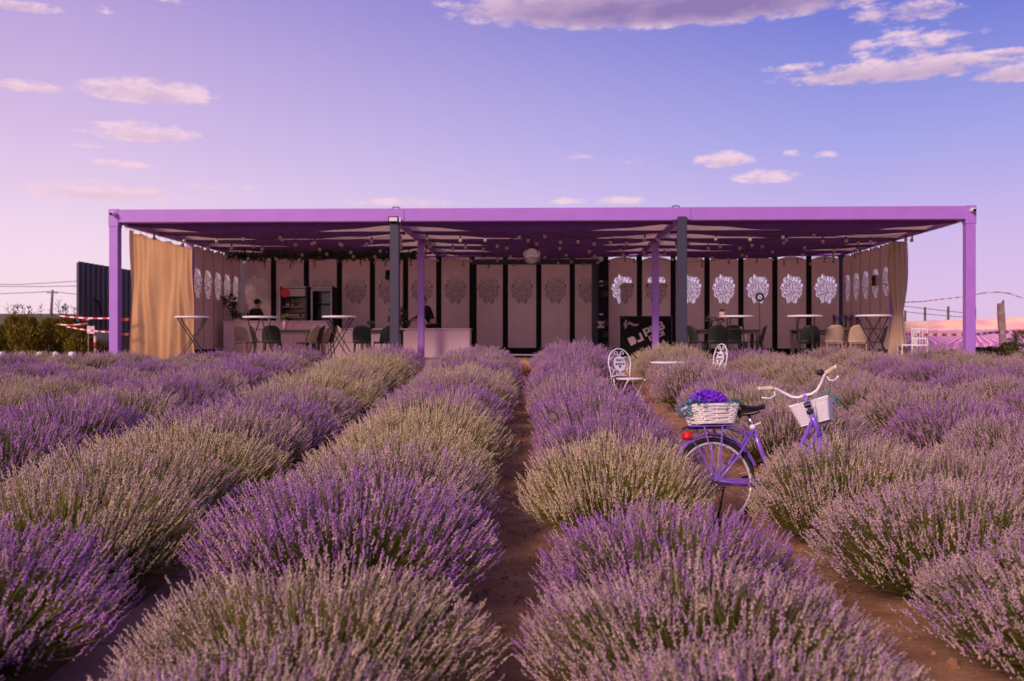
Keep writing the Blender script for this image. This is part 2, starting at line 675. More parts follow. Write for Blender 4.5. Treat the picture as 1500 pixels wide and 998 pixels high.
# ------------------------------------------------------------------ pergola
pg = thing('pergola', 'long purple framed pergola with cream canvas roof behind the lavender field', 'pergola', PV(0, 0, 0), -PA)
LZ = ZB - ZF
UM = (-W / 2, -W / 6, W / 6, W / 2)
for i, u in enumerate(UM):
    for v, kind in ((0, 'f'), (4.73, 'm'), (9.36, 'b')):
        if kind == 'f' and i in (1, 2):
            b = MB().bbox((0, 0, 0), (.205, .16, LZ + .07), .012)
            p = b.build('post', M_GREYPOST, pg, loc=(u + (.03 if i == 1 else .04), -.16, ZF + LZ / 2 + .035))
            MB().bbox((0, 0, 0), (.34, .30, .012), .004).build('base_plate', M_GREYPOST, p, loc=(0, 0, -LZ / 2 - .035 + .01))
            continue
        if kind == 'b' and i in (0, 3):
            MB().bbox((0, 0, 0), (.22, .12, LZ), .01).build('post', M_GREYPOST, pg, loc=(u - math.copysign(.02, u), 9.30, ZF + LZ / 2))
            continue
        wd = .205 if kind == 'f' else .175
        uu = u + (math.copysign(.16, u) if kind == 'b' and i in (0, 3) else 0)
        b = MB().bbox((0, 0, 0), (wd, wd, LZ), .012)
        p = b.build('post', M_PURPLE, pg, loc=(uu, v, ZF + LZ / 2))
        MB().bbox((0, 0, 0), (.32, .32, .012), .004).build('base_plate', M_PURPLE, p, loc=(0, 0, -LZ / 2 + .01))
# beams: butted end to end
for v, nm in ((0, 'beam'), (DEP - .1, 'beam')):
    for i in range(3):
        u0, u1 = UM[i], UM[i + 1]
        a = u0 - (.1 if i == 0 else 0) + .002
        c = u1 + (.1 if i == 2 else 0) - .002
        MB().bbox((0, 0, 0), (c - a, .2, ZT - ZB), .012).build('beam', M_PURPLE, pg, loc=((a + c) / 2, v, (ZB + ZT) / 2))
for u in UM:
    for v0, v1 in ((.105, 4.70), (4.71, DEP - .205)):
        MB().bbox((0, 0, 0), (.17, v1 - v0, .25), .012).build('depth_beam', M_PURPLE, pg, loc=(u, (v0 + v1) / 2, ZB + .14))
# corner joint sleeves and raised joint plates on the front beam
for u in (-W / 2, W / 2):
    MB().bbox((0, 0, 0), (.225, .225, .40), .01).build('corner_sleeve', M_PURPLE, pg, loc=(u, 0, ZT - .19))
for u in (UM[1] + .03, UM[2] + .04):
    MB().bbox((0, 0, 0), (.40, .02, .27), .006).build('joint_plate', M_PURPLE, pg, loc=(u, -.105, (ZB + ZT) / 2))
# rafters with drooping valances, and the canvas between them
vs_r = [.50, 2.35, 4.25, 6.15, 8.05]
rr = random.Random(12)
for mod in range(3):
    u0, u1 = UM[mod] + .09, UM[mod + 1] - .09
    for v in vs_r:
        b = MB().bbox((0, 0, 0), (u1 - u0, .06, .07), .008)
        rf = b.build('rafter', M_PURPLE, pg, loc=((u0 + u1) / 2, v, ZB + .02))
        n = 26
        vv, ff = [], []
        skew = rr.uniform(-.22, .22)
        sag = rr.uniform(.11, .17) + (.03 if v < 1 else 0)
        for i in range(n + 1):
            q = i / n
            qq = min(1, max(0, q + skew * q * (1 - q) * 1.6))
            dz = sag * math.sin(PI * qq) ** 1.3 + .01 * math.sin(q * 31 + skew * 9)
            uu = u0 + (u1 - u0) * q - (u0 + u1) / 2
            vv += [(uu, -.045, .02), (uu, -.045 - .01 * math.sin(q * 40), -.04 - dz), (uu, .045, .02), (uu, .045, -.04 - dz)]
            if i:
                o = (i - 1) * 4
                ff += [(o, o + 4, o + 5, o + 1), (o + 2, o + 3, o + 7, o + 6), (o + 1, o + 5, o + 7, o + 3)]
        MB().add(vv, ff).build('valance', M_DARKPURPLE, rf, smooth=True)
    # canvas bays
    bounds = [.1] + vs_r + [DEP - .2]
    for i in range(len(bounds) - 1):
        a, c = bounds[i] + .03, bounds[i + 1] - .03
        vv, ff = [], []
        na, nb = 14, 8
        for p in range(na + 1):
            for q in range(nb + 1):
                fu, fv = p / na, q / nb
                z = ZB + .05 + .05 * math.sin(PI * fv) * (.6 + .4 * math.cos(2 * PI * fu)) + .008 * math.sin(fu * 23 + i)
                vv.append((u0 + (u1 - u0) * fu, a + (c - a) * fv, z))
        for p in range(na):
            for q in range(nb):
                o = p * (nb + 1) + q
                ff.append((o, o + 1, o + nb + 2, o + nb + 1))
        MB().add(vv, ff).build('canvas', M_CANVAS, pg, smooth=True)


# ------------------------------------------------------------------ perforated wall panels
def bouquet_mask(nx, nz, seed):
    """lavender bouquet of leaf-shaped cut-outs in a field of nx by nz cells (x 0..1, z 0..1)"""
    r = random.Random(seed)
    mk = np.zeros((nz, nx), bool)
    X, Z = np.meshgrid((np.arange(nx) + .5) / nx, (np.arange(nz) + .5) / nz)
    asp = .95 / .74

    def ell(cx, cz, a, l, w):
        dx, dz = (X - cx), (Z - cz) * asp
        ca, sa = math.cos(a), math.sin(a)
        p, q = dx * sa + dz * ca, dx * ca - dz * sa
        mk[(p / l) ** 2 + (q / w) ** 2 < 1] = True
    tips = [(.36, .985), (.34, .93), (.60, .87), (.70, .84), (.86, .79), (.93, .66), (.20, .80), (.10, .66)]
    for tx, tz in tips:
        an = math.atan2(tx - .5, (tz - .1) * asp)
        for i in range(5):
            cx, cz = tx - .022 * i * math.sin(an), tz - .022 * i * math.cos(an)
            for s_ in (-1, 1):
                ell(cx + s_ * .012, cz, an + s_ * .5, .026, .011)
    # the bunch: leaf cut-outs packed without touching, pointing up and outwards
    pts = []
    tries = 0
    while tries < 6000:
        tries += 1
        cx, cz = r.uniform(.04, .96), r.uniform(.03, .92)
        e = ((cx - .5) / (.45 if cz > .35 else .40)) ** 2 + ((cz - .50) / .46) ** 2
        if e > 1 + .18 * math.sin(9 * math.atan2(cz - .5, cx - .5)):
            continue
        if any((cx - p) ** 2 + ((cz - q) * asp) ** 2 < .050 ** 2 for p, q in pts):
            continue
        pts.append((cx, cz))
        an = math.atan2(cx - .5, (cz + .15)) * 1.1 + r.uniform(-.7, .7)
        ell(cx, cz, an, r.uniform(.026, .040), r.uniform(.012, .018))
    edge = np.ones_like(mk)
    edge[1:-1, 1:-1] = False
    mk[edge] = False
    return mk


def panel_mesh(wd, z0, z1, arch, name, squeeze=1.0, double=False):
    pw, pz0, pz1 = .74 * squeeze, 2.96, 3.91
    nx, nz = int(72 * squeeze), 92
    mk = bouquet_mask(nx, nz, 5)
    b = MB()
    th = .02
    # solid board round the pattern field: bottom, left, right, arched top
    b.box((0, 0, (z0 + pz0) / 2), (wd, th, pz0 - z0))
    sw = (wd - pw) / 2
    for s in (-1, 1):
        b.box((s * (pw / 2 + sw / 2), 0, (pz0 + pz1) / 2), (sw, th, pz1 - pz0))
    poly = [(-wd / 2, pz1), (wd / 2, pz1)]
    for i in range(13):
        q = 1 - i / 12
        poly.append((-wd / 2 + wd * q, z1 - arch + arch * math.sin(PI * q) ** .8))
    b.prism(poly, -th / 2, th / 2)
    # perforated field
    idx = {}
    vs, fs = [], []

    def vid(i, j):
        if (i, j) not in idx:
            idx[(i, j)] = len(vs)
            vs.append((-pw / 2 + pw * i / nx, -th / 2 + .001, pz0 + (pz1 - pz0) * j / nz))
        return idx[(i, j)]
    for j in range(nz):
        i = 0
        while i < nx:
            if mk[j, i]:
                i += 1
                continue
            i1 = i
            while i1 < nx and not mk[j, i1]:
                i1 += 1
            fs.append((vid(i, j), vid(i1, j), vid(i1, j + 1), vid(i, j + 1)))
            i = i1
    b.add(vs, fs)
    if double:                          # second sheet, cut alike, added to dim the light through the holes
        b.add([(x, y + .028, z) for x, y, z in vs], fs)
    return b.mesh(name, M_PANEL)


NP = 18
PITCH = W / NP
PZ0, PZ1 = ZF + .27, 4.455
pm = panel_mesh(.885, PZ0, PZ1, .10, 'wall_panel')
wall = thing('back_wall', 'back wall of cream panels cut with lavender bouquets between black uprights', 'wall', PV(0, 9.25, 0), -PA)
for i in range(NP):
    u = -W / 2 + PITCH * (i + .5)
    link('wall_panel', pm, wall, (u, 0, 0))
for i in range(1, NP):
    u = -W / 2 + PITCH * i
    MB().bbox((0, 0, 0), (.165, .05, PZ1 - ZF + .02), .005).build('upright', M_BLACK, wall, loc=(u, .0, (PZ1 + ZF) / 2))
MB().bbox((0, 0, 0), (W - .22, .05, .25), .005).build('plinth', M_BLACK, wall, loc=(0, .06, ZF + .13))
spm = panel_mesh(.83, PZ0, PZ1, .10, 'side_panel', double=True)
for s, nm in ((-1, 'left'), (1, 'right')):
    sw = thing('side_wall', ('side wall of cream perforated panels beside the sand curtain' if s < 0 else 'side wall of cream perforated panels beside the tied curtain'), 'wall', PV(s * (W / 2 - .02), 0, 0), -PA)
    n = 5
    pit = (9.15 - 4.85) / n
    for i in range(n):
        v = 4.85 + pit * (i + .5)
        link('wall_panel', spm, sw, (0, v, 0), (0, 0, -s * R(90)))
        if i:
            MB().bbox((0, 0, 0), (.05, .05, PZ1 - ZF), .005).build('upright', M_BLACK, sw, loc=(s * .015, 4.85 + pit * i, (PZ1 + ZF) / 2))
    MB().bbox((0, 0, 0), (.05, 4.3, .25), .005).build('plinth', M_BLACK, sw, loc=(s * .05, 7.0, ZF + .13))

# buildings close behind the back wall
bb = thing('service_building', 'low mauve rendered building standing close behind the back wall', 'building', PV(0, 0, 0), -PA)
u0, u1 = U(352, 11.2), U(888, 11.2)
MB().bbox((0, 0, 0), (u1 - u0, 3.0, 3.6), .03).build('wall', M_WALLBACK, bb, loc=((u0 + u1) / 2, 12.7, 1.2 + 1.8))
MB().bbox((0, 0, 0), (u1 - u0 + .3, 3.3, .16), .03).build('roof', M_CORR, bb, loc=((u0 + u1) / 2, 12.7, 4.885))
u0, u1 = U(914, 11.2), U(1002, 11.2)
sh = thing('garden_shed', 'small mauve shed behind the wall panels near the DJ booth', 'shed', PV(0, 0, 0), -PA)
MB().bbox((0, 0, 0), (u1 - u0, 1.6, 2.45), .03).build('wall', M_WALLBACK, sh, loc=((u0 + u1) / 2, 12.0, 1.2 + 1.225))
MB().bbox((0, 0, 0), (u1 - u0 + .1, 1.75, .1), .02).build('roof', M_CORR, sh, loc=((u0 + u1) / 2, 12.0, 3.70))

# ------------------------------------------------------------------ curtains
cu = thing('curtain', 'long sand coloured curtain hanging full length at the pergola side', 'curtain', PV(-W / 2 + .13, 0, 0), -PA)
nv, nz = 110, 40
vv, ff = [], []
for j in range(nz + 1):
    fz = j / nz
    z = ZF + .02 + (4.36 - ZF - .02) * fz
    for i in range(nv + 1):
        f = i / nv
        v = .28 + 4.30 * f + .10 * (1 - fz) * math.sin(f * 6 + 1) * .5
        edge = (1 - fz)
        x = (.010 + .018 * edge) * math.sin(f * 46 + 2.4 * math.sin(f * 7) + 1.6 * edge) + .055 * math.sin(f * 12 + edge * 3.1 + .8 * math.sin(5 * fz)) * (.25 + edge) + .012 * math.sin(f * 83 + fz * 5) * (.4 + .6 * math.sin(f * 9))
        x += .10 * math.exp(-((f - .02) / .05) ** 2) * (.5 + .5 * fz)
        sagz = -.05 * abs(math.sin(f * PI * 5)) * (fz > .98)
        vv.append((x, v, z + sagz))
for j in range(nz):
    for i in range(nv):
        o = j * (nv + 1) + i
        ff.append((o, o + 1, o + nv + 2, o + nv + 1))
MB().add(vv, ff).build('cloth', M_CURTAIN, cu, smooth=True)
MB().tube([(0, .2, 4.42), (0, 4.62, 4.42)], .014, 8).build('rail', M_WHITEMETAL, cu)
for i in range(12):
    MB().tube([(0, .3 + i * .39, 4.42), (0, .3 + i * .39, 4.34)], .006, 5).build('hook', M_WHITEMETAL, cu)

tc_ = thing('tied_curtain', 'tan curtain gathered and tied at the middle beside a purple post', 'curtain', PV(W / 2 - .02, 4.32, 0), -PA)
H = 4.40 - ZF
prof = []
for i in range(41):
    f = i / 40
    ztie = .39
    if f < ztie:
        r = .105 + .125 * ((ztie - f) / ztie) ** .75
    else:
        q = (f - ztie) / (1 - ztie)
        r = .105 + .115 * math.sin(min(q * 1.5, 1) * PI / 2) - .03 * max(0, q - .75) * 4
    prof.append((r, f * H))
MB().lathe(prof, (0, 0, ZF + .01), 72, wob=lambda a, z: 1 + .16 * math.sin(9 * a + z * .8) + .07 * math.sin(17 * a + 2 - z * 1.1)).build('cloth', M_CURTAIN2, tc_, smooth=True)
MB().tube([(.118 * math.cos(a), .118 * math.sin(a), ZF + .40 * H + .02 * math.sin(a)) for a in [2 * PI * i / 20 for i in range(20)]], .018, 6, closed=True).build('tie', M_CURTAIN2, tc_, smooth=True)

# ------------------------------------------------------------------ string lights
sl_lbl = ['string of frosted bulbs under the canopy, %s' % s for s in ('first behind the front beam', 'second behind the front beam', 'third behind the front beam', 'just behind the middle posts', 'second behind the middle posts', 'last before the back wall')]
bulb = MB()
bulb.ball((0, 0, -.135), .043, 12, 8, 0, (1, 1, 1.15))
bulb.lathe([(.012, -.09), (.02, -.088), (.021, -.035), (.008, -.03), (.005, 0)], (0, 0, 0), 10, 1)
bulb_me = bulb.mesh('bulb', [M_BULB, M_BLACKMETAL], True)
for li, v in enumerate((.75, 1.75, 3.0, 5.1, 6.6, 8.1)):
    st = thing('string_lights', sl_lbl[li], 'string lights', PV(0, v, 0), -PA, 'strings of bulbs under the canopy')
    r = random.Random(li + 4)
    nseg = 6
    pts = []
    L_ = W - .5
    for i in range(97):
        f = i / 96
        q = (f * nseg) % 1.0
        ph = f * nseg
        sag = .17 * (1 - (2 * (ph - math.floor(ph)) - 1) ** 2)
        pts.append((-L_ / 2 + L_ * f, .35 * math.sin(f * PI * nseg) * (1 if li % 2 else -1), 4.40 - sag))
    MB().tube(pts, .007, 5).build('cable', M_BLACKMETAL, st)
    k = 2 + li % 3
    while k < 96:
        p = pts[k]
        link('bulb', bulb_me, st, p, (r.uniform(-.12, .12), r.uniform(-.12, .12), 0))
        k += 4 if r.random() < .75 else 3

# ------------------------------------------------------------------ disco ball
u = U(779, 4.2)
zc = ZP(375.5, u, 4.2)
db = thing('disco_ball', 'mirrored disco ball hanging under the canopy before the stage', 'disco ball', PV(u, 4.2, zc), -PA)
b = MB()
rad = .235
m_, tiles = 26, []
for i in range(1, m_):
    th0, th1 = PI * (i - .46) / m_, PI * (i + .46) / m_
    n = max(6, int(2 * m_ * math.sin(PI * i / m_)))
    for j in range(n):
        a0, a1 = 2 * PI * (j + .04) / n, 2 * PI * (j + .96) / n
        jit = rng.uniform(.992, 1.008)
        q = [(rad * jit * math.sin(t_) * math.cos(a_), rad * jit * math.sin(t_) * math.sin(a_), rad * jit * math.cos(t_)) for t_, a_ in ((th0, a0), (th1, a0), (th1, a1), (th0, a1))]
        b.add(q, [(0, 1, 2, 3)])
stuff(b.build('mirror_tiles', M_CHROME, db))
MB().ball((0, 0, 0), rad * .985, 28, 18).build('core', M_BLACKMETAL, db, smooth=True)
MB().tube([(0, 0, rad * .98), (0, 0, ZB + .02 - zc)], .008, 6).build('hanger', M_BLACKMETAL, db)
MB().lathe([(.03, rad * .97), (.03, rad * 1.12), (.012, rad * 1.16)], (0, 0, 0), 12).build('cap', M_BLACKMETAL, db)

# ------------------------------------------------------------------ stage portal in front of the back wall
VS = 8.5
ua, ub = U(690, VS), U(877, VS)
zt = ZP(380, 0, VS)
stg = thing('stage_portal', 'dark grey portal frame standing before the wall panels on a low stage', 'portal', PV(0, VS, 0), -PA)
MB().bbox((0, 0, 0), (.17, .2, zt - .16 - ZF), .01).build('upright', M_BLACK, stg, loc=(ua + .085, 0, (ZF + zt - .16) / 2))
MB().bbox((0, 0, 0), (.21, .2, zt - .16 - ZF), .01).build('upright', M_GREYPOST, stg, loc=(ub - .105, 0, (ZF + zt - .16) / 2))
MB().bbox((0, 0, 0), (ub - ua, .2, .155), .01).build('header', M_GREYPOST, stg, loc=((ua + ub) / 2, 0, zt - .08))
st = thing('stage', 'low black stage with pale edge trim before the wall panels', 'stage', PV(0, VS - 1.35, ZF + .024), -PA)
MB().bbox((0, 0, 0), (ub - ua + 1.0, 2.3, .085), .01).build('platform', M_BLACK, st, loc=((ua + ub) / 2 + .1, 0, .0425))
MB().bbox((0, 0, 0), (ub - ua + 1.0, .02, .03), .004).build('edge_trim', M_TRIM, st, loc=((ua + ub) / 2 + .1, -1.162, .07))
# black loudspeaker tower with marks
VT = 8.35
u = U(884, VT)
tw = thing('speaker_tower', 'tall narrow black loudspeaker tower with a pale letter M beside the portal', 'loudspeaker', PV(u, VT, ZF + .024), -PA)
hh = ZP(384, u, VT) - ZF - .024
MB().bbox((0, 0, 0), (.30, .34, hh), .012).build('cabinet', M_BLACK, tw, loc=(0, 0, hh / 2))
for i in range(5):
    MB().lathe([(.10, -.01), (.10, .012), (.07, .004), (.03, -.004), (.02, .012)], (0, 0, 0), 18).build('driver', M_BLACKMETAL, tw, loc=(.03, -.171, .35 + i * .33 + (.55 if i > 2 else 0)), rot=(R(90), 0, 0))
tm = text_mesh('M', .30, .006)
tm.materials.append(M_PRINT)
link('letter', tm, tw, (-.075, -.175, ZP(477, u, VT) - ZF), (R(90), R(-90), 0))
for z, q in ((3.60, .05), (3.47, .02), (2.60, .05)):
    MB().box((-.08, -.175, z - ZF), (.11, .008, q)).build('indicator', M_PRINT, tw)

# ------------------------------------------------------------------ DJ booth
VD = 5.6
u0, u1 = U(908.5, VD), U(985, VD)
zt = ZP(464, (u0 + u1) / 2, VD)
wd, hd = u1 - u0, zt - ZF - .03
dj = thing('dj_booth', 'black DJ booth with pale slanted lettering and music notes', 'booth', PV((u0 + u1) / 2, VD, ZF + .022), -PA)
MB().bbox((0, .3, hd / 2), (wd - .08, .6, hd), .01).build('front_panel', M_BLACK, dj)
MB().bbox((0, .32, hd + .013), (wd, .66, .024), .006).build('top', M_BLACKMETAL, dj)
MB().bbox((wd / 2 - .018, .3, hd / 2), (.034, .606, hd - .004), .004).build('side_trim', M_GREYPOST, dj)
SX = wd / 76.5                      # metres per photograph pixel on the panel


def djp(px, py):
    return ((px - 908.5) * SX - wd / 2, hd - (py - 464) * SX)


def flat(polys, nm, parent, mt=M_PRINT, yy=-.004):
    b = MB()
    for poly in polys:
        b.prism(poly, yy, yy + .004)
    return b.build(nm, mt, parent)


ang = R(24)
ca, sa = math.cos(ang), math.sin(ang)


def block(ox, oz, pts, s):
    return [(ox + (x * ca - z * sa) * s, oz + (x * sa + z * ca) * s) for x, z in pts]


# block letters on a 1 x 1.15 grid; baseline origins found on the photograph
ox, oz = djp(924, 506.5)
s = .195
letters = [
    ('letter', [[(0, 0), (.72, 0), (1, .25), (1, .9), (.72, 1.15), (0, 1.15)]], 0),
    ('letter', [[(0, 0), (.9, 0), (.9, .3), (0, .3)], [(.6, .3), (.9, .3), (.9, 1.15), (.6, 1.15)]], 1.15),
    ('letter', [[(0, 0), (.3, 0), (.3, 1.15), (0, 1.15)], [(.3, .9), (.75, .9), (.75, 1.15), (.3, 1.15)], [(.3, .38), (.95, .38), (.95, .62), (.3, .62)], [(.68, .62), (.95, .62), (.95, 1.0), (.75, 1.15), (.68, 1.15)]], 2.45),
    ('letter', [[(0, 0), (.3, 0), (.3, 1.15), (0, 1.15)], [(.3, 0), (.95, 0), (.95, .26), (.3, .26)], [(.66, .26), (.95, .26), (.95, 1.15), (.66, 1.15)]], 3.5),
    ('letter', [[(0, 0), (.3, 0), (.3, 1.15), (0, 1.15)], [(.3, 0), (.8, 0), (.95, .15), (.95, .25), (.3, .25)], [(.65, .25), (.95, .25), (.95, .5), (.82, .58), (.65, .58)], [(.3, .46), (.65, .46), (.65, .68), (.3, .68)], [(.65, .58), (.8, .58), (.88, .66), (.88, 1.0), (.75, 1.15), (.62, 1.15)], [(.3, .92), (.62, .92), (.62, 1.15), (.3, 1.15)]], 4.55),
]
for nm, polys, off in letters:
    k = 0.18 if off > 2 else 0
    flat([block(ox, oz, [(x + off, z + k + (.12 if off > 2 else 0)) for x, z in p], s) for p in polys], nm, dj)
bx0, bz0 = djp(952.5, 499.5)
flat([block(bx0, bz0, [(0, 0), (2.35, 0), (2.35, .72), (0, .72)], s * .97)], 'word_box', dj)
tm = text_mesh('MUSIC', s * .66, .006, extrude=.002)
tm.materials.append(M_BLACK)
cx, cz = block(bx0, bz0, [(1.17, .36)], s * .97)[0]
link('word', tm, dj, (cx, -.0075, cz), (R(90), -ang, 0))
# treble clef with stave lines, and a note
cx, cz = djp(916.5, 474)
k = SX
clef = [(0, -6.5), (-1.2, -7), (-1.6, -5.8), (-.4, -5.0), (.7, -6), (.9, -3), (.2, 1), (-.2, 4), (.4, 6), (1.2, 5), (.8, 3.2), (-1.2, 1.2), (-2.6, -.8), (-2.2, -3), (0, -3.8), (2.2, -2.8), (2.2, -.8), (.6, .1), (-.8, -.8), (-.6, -2)]
MB().tube([(cx + x * k, -.004, cz + z * k) for x, z in clef], .010, 5).build('treble_clef', M_PRINT, dj)
for i in range(5):
    pts = [(cx + (3.2 + q * 1.7) * k, -.004, cz + (-1.5 + i * .9 - q * .16 * (1 + .3 * i) + .9 * math.sin(q * .8 + .4)) * k) for q in range(10)]
    MB().tube(pts, .0038, 4).build('stave_line', M_PRINT, dj)
for q, z in ((4, 1.5), (7, 0), (9.5, .8), (12, -1.2), (15, -2.0)):
    MB().ball((cx + q * k, -.004, cz + z * k), .016, 8, 5).build('small_note', M_PRINT, dj)
cx, cz = djp(971, 511)
MB().tube([(cx, -.004, cz - 1.2 * k), (cx, -.004, cz + 13.5 * k), (cx + 2.5 * k, -.004, cz + 9.5 * k), (cx + 6.5 * k, -.004, cz + 5.2 * k), (cx + 6.2 * k, -.004, cz + 1.0 * k), (cx + 4.4 * k, -.004, cz - 1.5 * k)], [.012, .014, .03, .03, .018, .008], 6).build('music_note', M_PRINT, dj)
MB().ball((cx - 1.8 * k, -.002, cz - 1.4 * k), .05, 10, 6, 0, (1.2, .2, .8)).build('note_head', M_PRINT, dj)

# ------------------------------------------------------------------ bar counters
V1 = 6.7
u0, u1 = U(327, V1), U(481, V1)
zt = ZP(470, (u0 + u1) / 2, V1)
c1 = thing('bar_counter', 'tall pale bar counter before the two drinks fridges', 'counter', PV(0, V1, ZF + .022), -PA)
n = 3
for i in range(n):
    a, c = u0 + (u1 - u0) * i / n + .003, u0 + (u1 - u0) * (i + 1) / n - .003
    MB().bbox((0, 0, 0), (c - a, .03, zt - ZF - .07), .004).build('front_board', M_COUNTER, c1, loc=((a + c) / 2, .015, (zt - ZF - .07) / 2))
for a in (u0 + .015, u1 - .015):
    MB().bbox((0, 0, 0), (.03, .5, zt - ZF - .07), .004).build('side_board', M_COUNTER, c1, loc=(a, .285, (zt - ZF - .07) / 2))
MB().bbox((0, 0, 0), (u1 - u0 + .04, .62, .04), .008).build('counter_top', M_COUNTER, c1, loc=((u0 + u1) / 2, .28, zt - ZF - .045))
V2 = 5.5
u0, u1 = U(478, V2), U(688, V2)
zt2 = ZP(481, (u0 + u1) / 2, V2)
c2 = thing('bar_counter', 'long low pale counter behind the purple middle post', 'counter', PV(0, V2, ZF + .022), -PA)
n = 3
for i in range(n):
    a, c = u0 + (u1 - u0) * i / n + .003, u0 + (u1 - u0) * (i + 1) / n - .003
    MB().bbox((0, 0, 0), (c - a, .03, zt2 - ZF - .07), .004).build('front_board', M_COUNTER, c2, loc=((a + c) / 2, .015, (zt2 - ZF - .07) / 2))
for a in (u0 + .015, u1 - .015):
    MB().bbox((0, 0, 0), (.03, .6, zt2 - ZF - .07), .004).build('side_board', M_COUNTER, c2, loc=(a, .335, (zt2 - ZF - .07) / 2))
MB().bbox((0, 0, 0), (u1 - u0 + .05, .72, .04), .008).build('counter_top', M_COUNTER, c2, loc=((u0 + u1) / 2, .32, zt2 - ZF - .045))

# ------------------------------------------------------------------ fridges
VF = 7.7


def fridge(p0, p1, top, kind, label):
    u0, u1 = U(p0, VF), U(p1, VF)
    z1 = ZP(top, (u0 + u1) / 2, VF)
    w, h = u1 - u0, z1 - ZF - .025
    t = thing('drinks_fridge', label, 'fridge', PV((u0 + u1) / 2, VF, ZF + .022), -PA)
    side = M_GREYPOST if kind == 0 else M_BLACK
    for s in (-1, 1):
        MB().bbox((0, 0, 0), (.05, .62, h), .006).build('side_panel', side, t, loc=(s * (w / 2 - .025), .31, h / 2))
    MB().bbox((0, 0, 0), (w - .104, .03, h - .02), .004).build('back_panel', M_GLASSDARK, t, loc=(0, .6, h / 2))
    MB().bbox((0, 0, 0), (w - .104, .56, .06), .004).build('top_panel', M_FRIDGEWHITE, t, loc=(0, .30, h - .032))
    MB().bbox((0, 0, 0), (w - .104, .56, .2), .004).build('base', M_BLACK, t, loc=(0, .30, .102))
    fw = w - .11
    if kind == 0:
        sg = MB().bbox((0, 0, 0), (fw, .05, .24), .02).build('header_sign', M_FRIDGEWHITE, t, loc=(0, -.02, h - .20))
        MB().lathe([(.145, 0), (.145, .02), (.12, .028)], (0, 0, 0), 24).build('red_disc', M_RED, sg, loc=(-fw / 2 + .12, -.026, -.01), rot=(R(90), 0, 0))
        dz0, dz1 = .22, h - .34
        MB().bbox((0, 0, 0), (.035, .03, dz1 - dz0 + .1), .006).build('led_strip', M_TRIM, t, loc=(-w / 2 - .005, -.01, (dz0 + dz1) / 2))
    else:
        dz0, dz1 = .22, h - .08
        for s in (-1, 1):
            MB().bbox((0, 0, 0), (.05, .04, dz1 - dz0), .006).build('door_frame', M_FRIDGEWHITE, t, loc=(s * (fw / 2 - .025), -.01, (dz0 + dz1) / 2))
        for z in (dz0 + .025, dz1 - .025):
            MB().bbox((0, 0, 0), (fw - .104, .04, .05), .006).build('door_frame', M_FRIDGEWHITE, t, loc=(0, -.01, z))
    r = random.Random(p0)
    nsh = 5 if kind == 0 else 4
    for i in range(nsh):
        z = dz0 + (dz1 - dz0) * i / nsh + .02
        sh_ = MB().bbox((0, 0, 0), (fw - .02, .5, .018), .003).build('shelf', M_CAP if kind == 0 else M_BLACKMETAL, t, loc=(0, .29, z))
        if kind == 0:
            for j in range(11):
                if r.random() < (.12 if i < 4 else .5):
                    continue
                hb = r.uniform(.17, .22)
                b = MB()
                b.lathe([(.026, 0), (.027, .01), (.027, hb * .58), (.012, hb * .78), (.011, hb * .95)], (0, 0, 0), 8, 0)
                b.lathe([(.0278, hb * .18), (.0278, hb * .45)], (0, 0, 0), 8, 1)
                b.lathe([(.0125, hb * .95), (.0125, hb)], (0, 0, 0), 8, 1)
                blue = i < 2
                bo = b.build('bottle', [M_BOTTLEB if blue else M_BOTTLE, M_CAP], None, loc=PV((u0 + u1) / 2 - fw / 2 + .06 + (fw - .12) * j / 10, VF + .12, ZF + .022 + z + .009))
                tag(bo, 'small %s bottle on %s shelf of the filled fridge' % ('blue' if blue else 'amber', ('the lowest', 'the second', 'the middle', 'the fourth', 'the top')[i]), 'bottle', '%s bottles on shelf row %d' % ('blue' if blue else 'amber', i + 1))


fridge(410, 450, 419, 0, 'bottle filled drinks fridge with red disc on its white header')
fridge(453, 489, 420, 1, 'dark empty glass door fridge with pale door frame')

# ------------------------------------------------------------------ bar tables
def make_bar_table(label, px, py, v, rz):
    u = U(px, v)
    zt = ZP(py, u, v)
    h = zt - ZF - .022
    t = thing('bar_table', label, 'table', PV(u, v, ZF + .022), -PA + rz, 'folding bar tables along the terrace edge')
    MB().lathe([(.36, h - .045), (.395, h - .04), (.405, h - .022), (.40, h - .006), (.385, h)], (0, 0, 0), 40).build('table_top', M_WHITE, t, smooth=False)
    for s in (-1, 1):
        a = MB()
        # one hairpin frame each way: two legs crossing at the middle
        a.tube([(-.31, s * .17, h - .05), (.33, s * .22, .012)], .013, 8)
        a.build('leg', M_BLACKMETAL, t)
        a = MB()
        a.tube([(.31, s * .14, h - .05), (-.33, s * .19, .012)], .013, 8)
        a.build('leg', M_BLACKMETAL, t)
    for x, z, yy in ((.305, .05, .212), (-.305, .05, .182)):
        MB().tube([(x, -yy, z), (x, yy, z)], .010, 6).build('foot_bar', M_BLACKMETAL, t)
    MB().tube([(-.13, -.185, h * .70), (-.13, .185, h * .70)], .009, 6).build('cross_bar', M_BLACKMETAL, t)
    MB().tube([(.13, -.16, h * .70), (.13, .16, h * .70)], .009, 6).build('cross_bar', M_BLACKMETAL, t)
    for s in (-1, 1):
        MB().bbox((s * .29, 0, h - .052), (.05, .34, .014), .004).build('bracket', M_BLACKMETAL, t)
    return t


